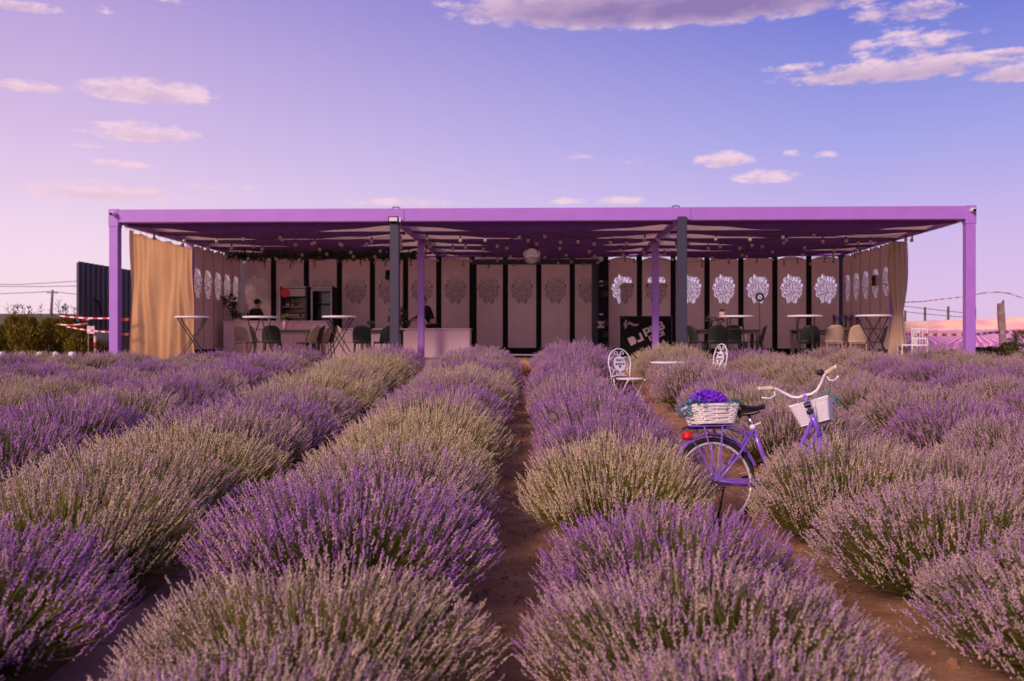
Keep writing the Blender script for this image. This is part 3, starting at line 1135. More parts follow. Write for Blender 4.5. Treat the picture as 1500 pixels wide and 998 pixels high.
make_bar_table('white round folding bar table beside the sand curtain', 282, 463.5, 1.1, R(8))
make_bar_table('white round folding bar table before the tall bar counter', 381, 463.5, 1.3, R(82))
make_bar_table('white round folding bar table between tall counter and grey post', 497, 463, 1.2, R(-6))
bt = make_bar_table('white round folding bar table carrying a small pink plant pot', 1078, 462.5, 1.3, R(76))
make_bar_table('bare white round bar table between potted and tied curtain tables', 1179, 462, 1.2, R(84))
make_bar_table('white round folding bar table beside the tied tan curtain', 1279, 461.5, 1.1, R(18))


# ------------------------------------------------------------------ dining chairs (plastic shell) and tables
def make_chair(mt):
    root = link('dining_chair', None)
    root.empty_display_size = .2
    # seat shell, slightly dished
    vv, ff = [], []
    n, m_ = 10, 10
    for i in range(n + 1):
        for j in range(m_ + 1):
            x, y = -.22 + .44 * i / n, -.22 + .44 * j / m_
            k = 1 - .10 * (abs(y) / .22) ** 4
            vv.append((x * k, y * (1 - .12 * (i / n - .5)), .45 - .012 * math.cos(x * 7) * math.cos(y * 7) - .012 * max(0, x - .15) * 8))
    o = len(vv)
    vv += [(x, y, z - .018) for x, y, z in vv]
    for i in range(n):
        for j in range(m_):
            a = i * (m_ + 1) + j
            ff += [(a, a + m_ + 1, a + m_ + 2, a + 1), (o + a, o + a + 1, o + a + m_ + 2, o + a + m_ + 1)]
    for i in range(n):
        for a, c in ((i * (m_ + 1), (i + 1) * (m_ + 1)), (i * (m_ + 1) + m_, (i + 1) * (m_ + 1) + m_)):
            ff.append((a, c, c + o, a + o))
    for j in range(m_):
        for a in (j, n * (m_ + 1) + j):
            ff.append((a, a + 1, a + 1 + o, a + o))
    MB().add(vv, ff).build('seat', mt, root, smooth=True)
    # backrest: rounded, curved round the sitter
    vv, ff = [], []
    n, m_ = 14, 10
    for i in range(n + 1):
        a = -1 + 2 * i / n
        for j in range(m_ + 1):
            f = j / m_
            wid = .225 * (1 - .25 * max(0, f - .55) ** 2 * 3)
            z = .45 + (.40 - .075 * abs(a) ** 3.2) * f
            x = -.215 - .10 * f + .085 * a * a
            vv.append((x, a * wid, z))
    o = len(vv)
    vv += [(x - .016, y * 1.01, z) for x, y, z in vv]
    for i in range(n):
        for j in range(m_):
            b_ = i * (m_ + 1) + j
            ff += [(b_, b_ + m_ + 1, b_ + m_ + 2, b_ + 1), (o + b_, o + b_ + 1, o + b_ + m_ + 2, o + b_ + m_ + 1)]
        for b_ in (i * (m_ + 1), i * (m_ + 1) + m_):
            ff.append((b_, b_ + m_ + 1, b_ + m_ + 1 + o, b_ + o))
    for j in range(m_):
        for b_ in (j, n * (m_ + 1) + j):
            ff.append((b_, b_ + 1, b_ + 1 + o, b_ + o))
    MB().add(vv, ff).build('backrest', mt, root, smooth=True)
    for sx in (-1, 1):
        for sy in (-1, 1):
            MB().tube([(sx * .18, sy * .18, .438), (sx * .225, sy * .215, .0)], [.017, .011], 8).build('leg', mt, root)
    MB().tube([(-.19, -.185, .41), (-.19, .185, .41)], .012, 6).build('stretcher', mt, root)
    MB().tube([(.19, -.185, .41), (.19, .185, .41)], .012, 6).build('stretcher', mt, root)
    return root


CH = {}
CHAIRS = [
    ('g', 399, 2.3, 98, 'dark green dining chair with its back turned before the tall bar counter'),
    ('g', 385, 3.0, 20, 'dark green dining chair standing side-on before the tall bar counter'),
    ('t', 360, 3.4, -35, 'tan dining chair half hidden at the tall counter foot'),
    ('t', 449, 2.6, 168, 'tan dining chair tucked beside the table with the mauve vase'),
    ('g', 458, 3.0, 178, 'dark green dining chair beside the vase table, next to a tan one'),
    ('t', 467, 3.5, 176, 'tan dining chair in the close line beside the vase table'),
    ('g', 476, 3.9, 180, 'dark green dining chair last in the line at the counter corner'),
    ('t', 513, 3.2, 10, 'tan dining chair half behind a dark one, at the low counter'),
    ('g', 531, 2.3, 96, 'dark green dining chair with its back turned before the low counter'),
    ('g', 563, 2.8, 130, 'dark green dining chair pulled to the table behind the grey post'),
    ('g', 1025, 2.8, 20, 'dark green dining chair at the table end nearest the DJ booth'),
    ('g', 1048, 2.1, 92, 'dark green dining chair before the flower table near the DJ booth'),
    ('g', 1072, 2.3, 84, 'dark green dining chair behind the potted bar table legs'),
    ('t', 1082, 4.0, -90, 'tan dining chair on the wall side of the flower table'),
    ('g', 1104, 3.0, 172, 'dark green dining chair seen in profile at the flower table end'),
    ('g', 1185, 2.6, 84, 'dark green dining chair behind the bare bar table'),
    ('t', 1218, 2.0, 96, 'tan dining chair with its back turned, next to a dark green one'),
    ('t', 1254, 1.9, 88, 'tan dining chair with its back turned, nearest the tied curtain'),
    ('g', 1281, 3.0, 165, 'dark green dining chair seen through the crossed table legs'),
]
for kd, px, v, rz, lab in CHAIRS:
    if kd not in CH:
        CH[kd] = make_chair(M_DKGREEN if kd == 'g' else M_TAN)
        o = CH[kd]
    else:
        o = copy_tree(CH[kd])
    o.location = PV(U(px, v), v, ZF + .0225)
    o.rotation_euler = (0, 0, -PA + R(rz))
    tag(o, lab, 'chair', 'plastic dining chairs on the terrace')


def dining_table(px, v, w, d, label, mt=M_WOODDARK):
    t = thing('dining_table', label, 'table', PV(U(px, v), v, ZF + .022), -PA, 'dining tables on the terrace')
    MB().bbox((0, 0, 0), (w, d, .035), .008).build('table_top', mt, t, loc=(0, 0, .735))
    for sx in (-1, 1):
        for sy in (-1, 1):
            MB().bbox((0, 0, 0), (.075, .075, .716), .008).build('leg', mt, t, loc=(sx * (w / 2 - .07), sy * (d / 2 - .07), .359))
    MB().bbox((0, 0, 0), (w - .22, .03, .07), .004).build('apron', mt, t, loc=(0, -d / 2 + .06, .682))
    MB().bbox((0, 0, 0), (w - .22, .03, .07), .004).build('apron', mt, t, loc=(0, d / 2 - .06, .682))
    return t


dining_table(429, 3.1, 1.05, .8, 'dark wooden dining table with mauve vase before the tall counter')
dining_table(560, 3.3, 1.05, .8, 'dark wooden dining table half behind the grey post')
dining_table(1054, 3.1, 1.9, .8, 'long dark dining table with flowers near the DJ booth')
dining_table(1208, 3.3, 1.6, .8, 'dark dining table behind the two tan chairs')
dining_table(1240, 7.6, 1.9, .6, 'narrow dark table holding lavender pots in the panel corner')


# ------------------------------------------------------------------ flowers and pots
def leaf_ball(b, c, r, n, L, w, mi, rg, sq=(1, 1, 1)):
    for i in range(n):
        d = Vector((rg.gauss(0, 1), rg.gauss(0, 1), rg.gauss(0, 1))).normalized()
        q = r * rg.uniform(.45, 1)
        p = Vector(c) + Vector((d.x * sq[0], d.y * sq[1], d.z * sq[2])) * q
        d2 = (d + Vector((rg.gauss(0, .6), rg.gauss(0, .6), rg.gauss(0, .6)))).normalized()
        b.leaf(p, d2, (rg.gauss(0, 1), rg.gauss(0, 1), rg.gauss(0, 1)), L * rg.uniform(.7, 1.3), w, mi)


def vase(label, loc, body_mat, prof, petal, leafm, top, r, npet, group=None):
    t = thing('flower_vase', label, 'vase', loc, -PA, group)
    MB().lathe(prof, (0, 0, 0), 18).build('vase_body', body_mat, t, smooth=True)
    rg = random.Random(int(abs(loc[0]) * 1000))
    b = MB()
    leaf_ball(b, (0, 0, top), r, 70, .07, .03, 0, rg, (1, 1, .7))
    stuff(b.build('leaves', leafm, t))
    for i in range(npet):
        d = Vector((rg.gauss(0, 1), rg.gauss(0, 1), abs(rg.gauss(0, .7)))).normalized()
        p = Vector((0, 0, top)) + Vector((d.x, d.y, d.z * .8)) * r * rg.uniform(.7, 1)
        f = MB()
        for a in range(9):
            an = a * 2 * PI / 9 + rg.random()
            dd = Vector((math.cos(an), math.sin(an), rg.uniform(.1, .8)))
            f.leaf(p, dd, (0, 0, 1), .04, .03)
        f.build('blossom', petal, t)
    return t


tz = ZF + .022 + .753
vprof = [(.035, 0), (.05, .01), (.055, .10), (.05, .18), (.035, .22), (.04, .24)]
vase('mauve vase of yellow flowers on the table before tall counter', PV(U(417, 3.1), 3.1, tz), M_VASE, vprof, M_YELLOW, M_LEAF, .31, .09, 14)
vase('small yellow flowers in a dark vase near the grey post', PV(U(543.5, 3.3), 3.3, tz), M_BLACK, [(.03, 0), (.04, .02), (.04, .09), (.03, .11)], M_YELLOW, M_LEAFDARK, .17, .08, 12)
vase('cream roses in a dark vase on the long table', PV(U(1040, 3.1), 3.1, tz), M_BLACK, [(.04, 0), (.055, .03), (.05, .14), (.04, .16)], M_ROSE, M_LEAFDARK, .26, .12, 12)
vase('red roses in a dark vase on the long table', PV(U(1055, 3.0), 3.0, tz), M_BLACK, [(.04, 0), (.05, .03), (.045, .10), (.04, .12)], M_PINK, M_LEAFDARK, .22, .10, 16)
# pink pot with grass on the bar table
u, v = U(1057.5, 1.25), 1.25
pz = ZP(462.5, U(1078, 1.3), 1.3)
pp = thing('plant_pot', 'small pink pot of green grass on the white bar table', 'plant pot', PV(u, v, pz + .001), -PA)
MB().lathe([(.05, 0), (.062, .01), (.066, .085), (.06, .088), (.055, .07)], (0, 0, 0), 20).build('pot', M_POTPINK, pp, smooth=False)
b = MB()
rg = random.Random(5)
for i in range(90):
    a = rg.random() * 2 * PI
    rr_ = rg.random() * .045
    b.leaf((rr_ * math.cos(a), rr_ * math.sin(a), .07), (math.cos(a) * .3, math.sin(a) * .3, 1), (math.cos(a), math.sin(a), 0), rg.uniform(.06, .11), .007)
stuff(b.build('grass', M_LEAF, pp))
# tall rose arrangement and low trailing one on the counters
def arrangement(label, loc, r, trail, petal, nb):
    t = thing('flower_arrangement', label, 'flowers', loc, -PA)
    rg = random.Random(int(loc[1] * 77))
    MB().lathe([(.09, 0), (.11, .02), (.07, .10), (.05, .12)], (0, 0, 0), 16).build('vase_body', M_COUNTER, t)
    st_ = MB()
    pts = [(0, 0, .05), (-.06, 0, .2), (-.16, 0, .36), (-.24, 0, .58)] if trail else [(0, 0, .05), (0, 0, .2), (0, 0, .34)]
    st_.tube(pts, .015, 6)
    st_.build('stem', M_LEAFDARK, t)
    top = pts[-1]
    b = MB()
    leaf_ball(b, top, r, 200, .10, .05, 0, rg)
    if trail:
        for q in (.25, .5, .75):
            k = q * 3
            i = int(k)
            p = Vector(pts[i]).lerp(Vector(pts[i + 1]), k - i)
            leaf_ball(b, p, .08, 34, .10, .05, 0, rg)
        leaf_ball(b, (.18, 0, .14), .12, 40, .12, .05, 0, rg, (1.5, 1, .5))
    else:
        leaf_ball(b, (.1, 0, .25), r * .8, 90, .12, .05, 0, rg, (1.2, 1, 1))
    stuff(b.build('leaves', M_LEAFDARK, t))
    for i in range(nb):
        d = Vector((rg.gauss(0, 1), -abs(rg.gauss(0, 1)), rg.gauss(0, 1))).normalized()
        p = Vector(top) + d * r * .95
        MB().ball(p, .045, 8, 6, 0, (1, 1, .8)).build('blossom', petal, t, smooth=True)


arrangement('rose arrangement with trailing leaves on the tall bar counter', PV(U(348, 6.95), 6.95, ZP(470, U(348, 6.95), 6.7) - .005), .20, True, M_ROSE, 9)
arrangement('dark leafy arrangement on the low counter behind the grey post', PV(U(583, 5.8), 5.8, zt2 - .002), .26, False, M_PINK, 3)
# lavender pots in the corner
for i in range(6):
    u = U(1222 + i * 8.2, 7.6)
    t = thing('lavender_pot', 'small pot of upright lavender sprigs on the narrow corner table', 'plant pot', PV(u, 7.6, tz), -PA, 'lavender pots on the corner table')
    MB().lathe([(.05, 0), (.065, .10), (.06, .10)], (0, 0, 0), 12).build('pot', M_PANEL, t)
    b = MB()
    for j in range(16):
        a = rg.random() * 6.28
        r_ = rg.random() * .04
        p = (r_ * math.cos(a), r_ * math.sin(a), .09)
        tip = (p[0] * 2.3, p[1] * 2.3, rg.uniform(.30, .42))
        b.tube([p, tip], .003, 4, 0)
        q = Vector(tip)
        b.tube([q, q + Vector((0, 0, .12))], [.012, .004], 5, 1)
    stuff(b.build('sprigs', [M_LEAF, mat('potted_lavender', (.16, .10, .34), .8, .2, 20)], t))

# ring light on a stand, wall speakers, floodlight, cameras
v = 7.8
u = U(1113, v)
z = ZP(436.5, u, v)
rl = thing('ring_light', 'black ring light on a thin stand before the panels', 'ring light', PV(u, v, ZF + .022), -PA)
MB().tube([(.105 * math.cos(a), 0, z - ZF + .105 * math.sin(a)) for a in [2 * PI * i / 28 for i in range(28)]], .03, 8, closed=True).build('ring', M_BLACKMETAL, rl, smooth=True)
MB().tube([(0, .03, .35), (0, .03, z - ZF - .12)], .010, 6).build('pole', M_BLACKMETAL, rl)
for a in (0, 2.1, 4.2):
    MB().tube([(0, .03, .5), (.32 * math.cos(a), .03 + .32 * math.sin(a), .006)], .008, 6).build('leg', M_BLACKMETAL, rl)


def wall_speaker(px, py, v, label, rz, back):
    u = U(px, v)
    z = ZP(py, u, v)
    t = thing('wall_speaker', label, 'loudspeaker', PV(u, v, z), -PA + rz)
    MB().bbox((0, 0, 0), (.20, .20, .30), .02).build('cabinet', M_BLACK, t)
    for dz, r in ((-.06, .075), (.08, .045)):
        MB().lathe([(r, 0), (r, .012), (r * .6, .002), (r * .2, .008)], (0, 0, 0), 18).build('driver', M_BLACKMETAL, t, loc=(0, -.10, dz), rot=(R(90), 0, 0))
    MB().tube([(0, .09, 0), (0, back, 0)], .02, 6).build('bracket', M_BLACKMETAL, t)


wall_speaker(570, 403, 9.0, 'black wall speaker fixed high near the grey post', R(25), .20)
u = W / 2 - .3
wall_speaker(1284.5, 411, 6.2, 'black wall speaker fixed to the perforated side wall', R(-70), .30)
fl = thing('floodlight', 'small dark floodlight fixed on top of the grey post', 'floodlight', PV(UM[1] + .02, -.30, ZP(324, -3.1, 0)), -PA)
MB().bbox((0, 0, 0), (.23, .07, .13), .012).build('housing', M_BLACK, fl)
MB().bbox((0, -.037, 0), (.185, .008, .085), .003).build('lens', M_TRIM, fl)
MB().bbox((.135, .03, 0), (.05, .06, .10), .004).build('junction_box', M_WHITE, fl)
MB().tube([(0, .03, -.05), (0, .08, -.10)], .012, 6).build('bracket', M_BLACK, fl)
for s in (-1, 1):
    t = thing('security_camera', 'small white security camera on the pergola corner above the %s' % ('sand curtain' if s < 0 else 'tied curtain side'), 'camera', PV(s * W / 2 + (.02 if s < 0 else .01), -.17, ZT - .10), -PA)
    MB().bbox((0, 0, 0), (.10, .16, .08), .02).build('body', M_WHITE, t)
    MB().lathe([(.032, 0), (.032, .03), (.02, .032)], (0, 0, 0), 14).build('lens', M_BLACK, t, loc=(-.005, -.08, -.015), rot=(R(90), 0, 0))
    MB().box((0, .06, 0), (.05, .06, .05)).build('mount', M_WHITE, t)
for px in (580, 990):
    u = U(px, 0)
    t = thing('cable_clip', 'small bent metal clip on the beam top above the %s grey post' % ('floodlight' if px < 700 else 'plain'), 'clip', PV(u, 0, ZT - .002), -PA)
    MB().tube([(-.10, 0, .0), (-.05, 0, .04), (.04, 0, .045), (.09, 0, .02)], .012, 6).build('bent_strip', M_GREYPOST, t)
    MB().box((-.10, 0, .006), (.05, .04, .012)).build('foot', M_GREYPOST, t)

# leafy garland along the ceiling
gl = thing('leaf_garland', 'dark leafy garland strung below the canopy above the bar', 'garland', PV(0, 6.0, 0), -PA)
rg = random.Random(21)
b = MB()
u0, u1 = U(338, 6.0), U(612, 6.0)
stp = []
for i in range(61):
    f = i / 60
    stp.append((u0 + (u1 - u0) * f, .05 * math.sin(f * 20), 4.30 - .05 * abs(math.sin(f * PI * 4))))
for i in range(1800):
    f = rg.random()
    p = stp[int(f * 60)]
    L_ = .30 if rg.random() < .06 else .12
    q = (p[0] + rg.gauss(0, .06), p[1] + rg.gauss(0, .07), p[2] + rg.gauss(0, .05))
    b.leaf(q, (rg.gauss(0, 1), rg.gauss(0, .6), rg.gauss(-.5, .7)), (rg.gauss(0, 1), rg.gauss(0, 1), 1), L_, .05)
stuff(b.build('leaves', M_LEAFDARK, gl))
MB().tube(stp, .012, 5).build('vine', M_LEAFDARK, gl)


# ------------------------------------------------------------------ people behind the counters
def skin_obj(name, joints, edges, mt, parent, root=0, sub=2):
    me = bpy.data.meshes.new(name)
    me.from_pydata([j[:3] for j in joints], edges, [])
    me.materials.append(mt)
    o = link(name, me, parent)
    sk = o.modifiers.new('skin', 'SKIN')
    sk.use_smooth_shade = True
    for i, j in enumerate(joints):
        r = j[3]
        me.skin_vertices[0].data[i].radius = (r, r if len(j) < 5 else j[4])
    me.skin_vertices[0].data[root].use_root = True
    ss = o.modifiers.new('sub', 'SUBSURF')
    ss.levels = ss.render_levels = sub
    # bake the surface so that the figure is one plain mesh
    bpy.context.view_layer.update()
    ev = o.evaluated_get(bpy.context.evaluated_depsgraph_get())
    nm = bpy.data.meshes.new_from_object(ev)
    o.modifiers.clear()
    o.data = nm
    bpy.data.meshes.remove(me)
    return o


def person(label, loc, rz, lean, scale, cap):
    """standing figure bent forward over the counter; faces local -y"""
    t = thing('person', label, 'person', loc, rz)
    t.scale = (scale,) * 3
    cl_, sl_ = math.cos(lean), math.sin(lean)

    def B(x, y, z):                      # upper body leans about the hip at z=.92
        d = z - .92
        if d <= 0:
            return (x, y, z)
        return (x, y * cl_ - d * sl_, .92 + d * cl_ + y * sl_)

    def J(x, y, z, r, r2=None):
        p = B(x, y, z)
        return (*p, r) if r2 is None else (*p, r, r2)
    hx, hy, hz = B(0, 0, 1.50)
    j = [J(0, 0, .95, .15, .11), J(0, .01, 1.12, .135, .10), J(0, 0, 1.32, .16, .11), J(0, 0, 1.43, .09, .08), J(0, -.01, 1.50, .052),
         (hx, hy - .035, hz + .06, .066, .078), (hx, hy - .045, hz + .13, .072, .088), (hx, hy - .04, hz + .20, .06, .075)]
    e = [(0, 1), (1, 2), (2, 3), (3, 4), (4, 5), (5, 6), (6, 7)]
    for s in (-1, 1):
        k = len(j)
        sh_ = B(s * .17, 0, 1.40)
        el_ = (s * .25, sh_[1] - .10, sh_[2] - .27)
        wr = (s * .20, el_[1] - .22, el_[2] - .06)
        j += [(*sh_, .065), (*el_, .046), (*wr, .032), (wr[0] - s * .01, wr[1] - .06, wr[2] - .01, .036, .022)]
        e += [(2, k), (k, k + 1), (k + 1, k + 2), (k + 2, k + 3)]
        for fi, (dx, L_) in enumerate(((-.030, .070), (-.010, .085), (.010, .08), (.028, .062))):
            q = len(j)
            base = (wr[0] + dx, wr[1] - .09, wr[2] - .012)
            j += [(*base, .0095), (base[0], base[1] - L_ * .55, base[2] - .008, .0085), (base[0], base[1] - L_, base[2] - .03, .007)]
            e += [(k + 3, q), (q, q + 1), (q + 1, q + 2)]
        q = len(j)
        j += [(wr[0] - s * .045, wr[1] - .05, wr[2] - .01, .011), (wr[0] - s * .06, wr[1] - .085, wr[2] - .02, .009)]
        e += [(k + 3, q), (q, q + 1)]
        k = len(j)
        j += [(s * .095, 0, .88, .095), (s * .10, -.015, .50, .060), (s * .105, .01, .10, .040), (s * .11, -.03, .05, .042, .04), (s * .12, -.15, .035, .036, .03)]
        e += [(0, k), (k, k + 1), (k + 1, k + 2), (k + 2, k + 3), (k + 3, k + 4)]
    skin_obj('body', j, e, M_SKIN, t)
    # jacket
    jk = [J(0, 0, .86, .165, .125), J(0, .01, 1.12, .155, .12), J(0, .01, 1.32, .185, .135), J(0, 0, 1.44, .10, .095)]
    ek = [(0, 1), (1, 2), (2, 3)]
    for s in (-1, 1):
        sh_ = B(s * .18, 0, 1.40)
        el_ = (s * .255, sh_[1] - .10, sh_[2] - .27)
        wr = (s * .205, el_[1] - .20, el_[2] - .055)
        k = len(jk)
        jk += [(*sh_, .085), (*el_, .062), (*wr, .046)]
        ek += [(2, k), (k, k + 1), (k + 1, k + 2)]
    skin_obj('jacket', jk, ek, M_CLOTH, t)
    tk = [(0, 0, .90, .15, .12)]
    et = []
    for s in (-1, 1):
        k = len(tk)
        tk += [(s * .098, 0, .82, .105), (s * .102, -.015, .50, .073), (s * .106, .01, .09, .056)]
        et += [(0, k), (k, k + 1), (k + 1, k + 2)]
    skin_obj('trousers', tk, et, M_JEANS, t)
    # hair or cap over the skull, nose and ears
    c = (hx, hy - .035, hz + .165)
    hb = MB()
    hb.ball((c[0], c[1] + .012, c[2] + .012), .096, 18, 12, 0, (.92, 1.08, 1.0))
    hb.build('cap' if cap else 'hair', M_HAIR, t, smooth=True)
    if cap:
        MB().ball((c[0], c[1] - .10, c[2] - .005), .075, 14, 8, 0, (1, 1.0, .14)).build('cap_peak', M_CLOTH, t, smooth=True)
    MB().ball((hx, hy - .135, hz + .105), .016, 8, 6, 0, (.8, 1.1, 1.5)).build('nose', M_SKIN, t, smooth=True)
    for s in (-1, 1):
        MB().ball((hx + s * .082, hy - .03, hz + .12), .022, 8, 6, 0, (.4, .8, 1.3)).build('ear', M_SKIN, t, smooth=True)
        MB().ball((hx + s * .032, hy - .118, hz + .14), .010, 8, 6).build('eye', M_INK, t, smooth=True)
    MB().box((hx, hy - .118, hz + .06), (.045, .012, .010)).build('mouth', mat('lip', (.30, .11, .09), .6), t)
    return t


person('person in black jacket and cap bowed over the tall counter', PV(U(370, 7.25), 7.25, ZF + .024), -PA + R(140), R(14), .985, True)
person('person in black jacket leaning forward behind the low counter', PV(U(634, 6.5), 6.5, ZF + .024), -PA - R(62), R(30), 1.06, False)

# ------------------------------------------------------------------ left background
# dark corrugated fence running away beside the pavilion
x0, y0 = -12.58, 28.9
cf = thing('corrugated_fence', 'tall dark corrugated steel fence running away beside the pergola', 'fence', (x0, y0, 0), -PA)
zt = CAMZ + (499 - 383) / FPX * y0
n = 24
for i in range(n):
    MB().prism([(0, 0), (.05, .02), (.05, .15), (0, .17), (0, .30)][::-1], 0, 1).mesh('tmp', M_CORR) if False else None
    b = MB()
    prof = [(0, 0), (.0, .10), (.035, .13), (.035, .24), (0, .27), (0, .33)]
    vs = []
    for z in (1.15, zt):
        vs += [(px_, q + i * .334, z) for px_, q in prof] + [(px_ - .012, q + i * .334, z) for px_, q in prof]
    m_ = len(prof)
    fs = []
    for q in range(m_ - 1):
        fs += [(q, q + 1, 2 * m_ + q + 1, 2 * m_ + q), (m_ + q, 3 * m_ + q, 3 * m_ + q + 1, m_ + q + 1), (2 * m_ + q, 2 * m_ + q + 1, 3 * m_ + q + 1, 3 * m_ + q), (q, m_ + q, m_ + q + 1, q + 1)]
    fs += [(0, 2 * m_, 3 * m_, m_), (m_ - 1, 2 * m_ - 1, 4 * m_ - 1, 3 * m_ - 1)]
    b.add(vs, fs).build('sheet', M_CORR, cf)
for i in range(4):
    MB().bbox((-.06, .1 + i * 2.55, (1.15 + zt) / 2), (.08, .08, zt - 1.2), .01).build('post', M_CORR, cf)
MB().tube([(.06, .9, CAMZ + 1.25), (.07, 1.15, CAMZ + 1.15), (.06, 1.35, CAMZ + .85), (.05, 1.4, CAMZ + .55)], .02, 6).build('cable', M_BLACK, cf)
lw = thing('low_steel_box', 'low dark steel box standing at the corrugated fence foot', 'box', (-11.55, 28.2, 1.25), -PA)
MB().bbox((0, 0, .42), (1.2, .8, .84), .02).build('body', M_CORR, lw)
MB().bbox((0, 0, .86), (1.26, .86, .04), .01).build('lid', M_CORR, lw)


def thuja(label, x, y, h, r, seed, group, leader=True):
    rg = random.Random(seed)
    zb = gz(y)
    t = thing('thuja_shrub', label, 'shrub', (x, y, zb), rg.random() * 6, group)
    MB().tube([(0, 0, -.05), (0.02, 0, h * .5), (0, .02, h * .92)], [.05, .03, .01], 6).build('trunk', M_TRUNK, t)
    n = 2600
    c = np.zeros((n * 4, 3))
    cols = []
    vs, fs = [], []
    for i in range(n):
        f = rg.random() ** .8
        rad = r * (1 - .75 * f ** 1.6) * (.85 + .25 * math.sin(seed + f * 9)) * rg.uniform(.55, 1.05)
        a = rg.random() * 2 * PI
        lump = 1 + .18 * math.sin(3 * a + seed) * math.cos(6 * f + seed)
        p = Vector((rad * lump * math.cos(a), rad * lump * math.sin(a), h * (.02 + .95 * f)))
        d = Vector((math.cos(a) * .8, math.sin(a) * .8, rg.uniform(.5, 1.6))) + Vector((rg.gauss(0, .35), rg.gauss(0, .35), 0))
        d.normalize()
        L_ = rg.uniform(.05, .12)
        w = L_ * .5
        sd = d.cross(Vector((rg.gauss(0, 1), rg.gauss(0, 1), rg.gauss(0, 1)))).normalized()
        o = len(vs)
        vs += [p - d * L_ * .3, p + sd * w * .5, p + d * L_, p - sd * w * .5]
        fs += [(o, o + 1, o + 2, o + 3)]
        g = rg.uniform(.7, 1.25)
        warm = rg.random()
        cc = (.13 * g + .12 * warm * g, .115 * g + .07 * warm * g, .025 * g, 1)
        cols += [cc] * 4
    if leader:
        for i in range(rg.choice((1, 2))):
            a = rg.random() * 6.28
            bx, by = .1 * math.cos(a), .1 * math.sin(a)
            for j in range(26):
                f = rg.random()
                p = Vector((bx + rg.gauss(0, .03 + .04 * (1 - f)), by + rg.gauss(0, .03), h * .95 + f * .32))
                o = len(vs)
                d = Vector((rg.gauss(0, .6), rg.gauss(0, .6), 1)).normalized()
                sd = d.orthogonal().normalized()
                vs += [p, p + d * .03 + sd * .012, p + d * .08, p + d * .03 - sd * .012]
                fs += [(o, o + 1, o + 2, o + 3)]
                cols += [(.12, .10, .06, 1)] * 4
    b = MB().add(vs, fs)
    me = b.mesh('crown', M_THUJA)
    ca_ = me.color_attributes.new('Col', 'FLOAT_COLOR', 'POINT')
    ca_.data.foreach_set('color', np.array(cols, 'f').ravel())
    stuff(link('crown', me, t))


hx_ = [(-13.2, 24.4, 1.28, .75), (-12.35, 24.9, 1.20, .7), (-11.75, 24.2, 1.15, .65), (-11.05, 24.8, 1.22, .62), (-10.45, 24.2, .95, .5), (-13.0, 26.2, 1.25, .8), (-12.1, 26.4, 1.18, .8), (-14.3, 25.4, 1.3, .8)]
labs = ['yellow green thuja shrub at the far end of the hedge', 'yellow green thuja shrub in the hedge, second from its far end', 'olive thuja shrub in the middle of the hedge', 'olive thuja shrub in the hedge beside the striped tape', 'short thuja shrub at the hedge end by the corrugated fence', 'thuja shrub in the rear hedge line behind the middle shrubs', 'thuja shrub in the rear hedge line nearer the corrugated fence', 'yellow green thuja shrub behind the hedge end']
for i, (x, y, h, r) in enumerate(hx_):
    thuja(labs[i], x, y, h, r, 31 + i, 'thuja hedge shrubs')

# white globe lamps along the field edge
for i, px in enumerate((3, 33, 58, 81, 105)):
    D = 22.6 - .15 * i
    x = (px - 750) / FPX * D
    z = CAMZ + (499 - 520.5) / FPX * D
    t = thing('globe_lamp', 'white globe lamp on a short stalk before the thuja hedge', 'lamp', (x, D, gz(D)), 0, 'white globe lamps along the hedge')
    MB().ball((0, 0, z - gz(D)), .082, 20, 14).build('globe', M_GLOBE, t, smooth=True)
    MB().tube([(0, 0, -.05), (0, 0, z - gz(D) - .075)], .02, 8).build('stalk', M_BLACKMETAL, t)
    MB().lathe([(.04, -.02), (.03, .02)], (0, 0, z - gz(D) - .085), 10).build('collar', M_BLACKMETAL, t)


def tape(label, pts, w=.05, seg=.16, name='barrier_tape', tw=0.0, sag=.03):
    """striped ribbon through the points"""
    P = [Vector(p) for p in pts]
    vs, fs, mi = [], [], []
    dist = 0
    k = 0
    for a, c in zip(P[:-1], P[1:]):
        n = max(2, int((c - a).length / (seg / 2)))
        for i in range(n + (1 if c is P[-1] else 0)):
            f = i / n
            p = a.lerp(c, f) - Vector((0, 0, sag * 4 * f * (1 - f)))
            an = tw * math.sin(k * .35)
            off = Vector((0, math.sin(an), math.cos(an))) * w / 2
            vs += [p + off, p - off]
            if k:
                o = 2 * (k - 1)
                fs.append((o, o + 1, o + 3, o + 2))
                mi.append((k // 2) % 2)
            k += 1
    b = MB()
    b.v, b.f, b.mi = [tuple(v) for v in vs], fs, mi
    o = b.build(name, [M_REDPAINT, M_TAPEWHITE])
    return tag(o, label, 'tape', 'striped barrier tapes')


def at(px, py, D):
    return Vector(((px - 750) / FPX * D, D, CAMZ + (499 - py) / FPX * D))


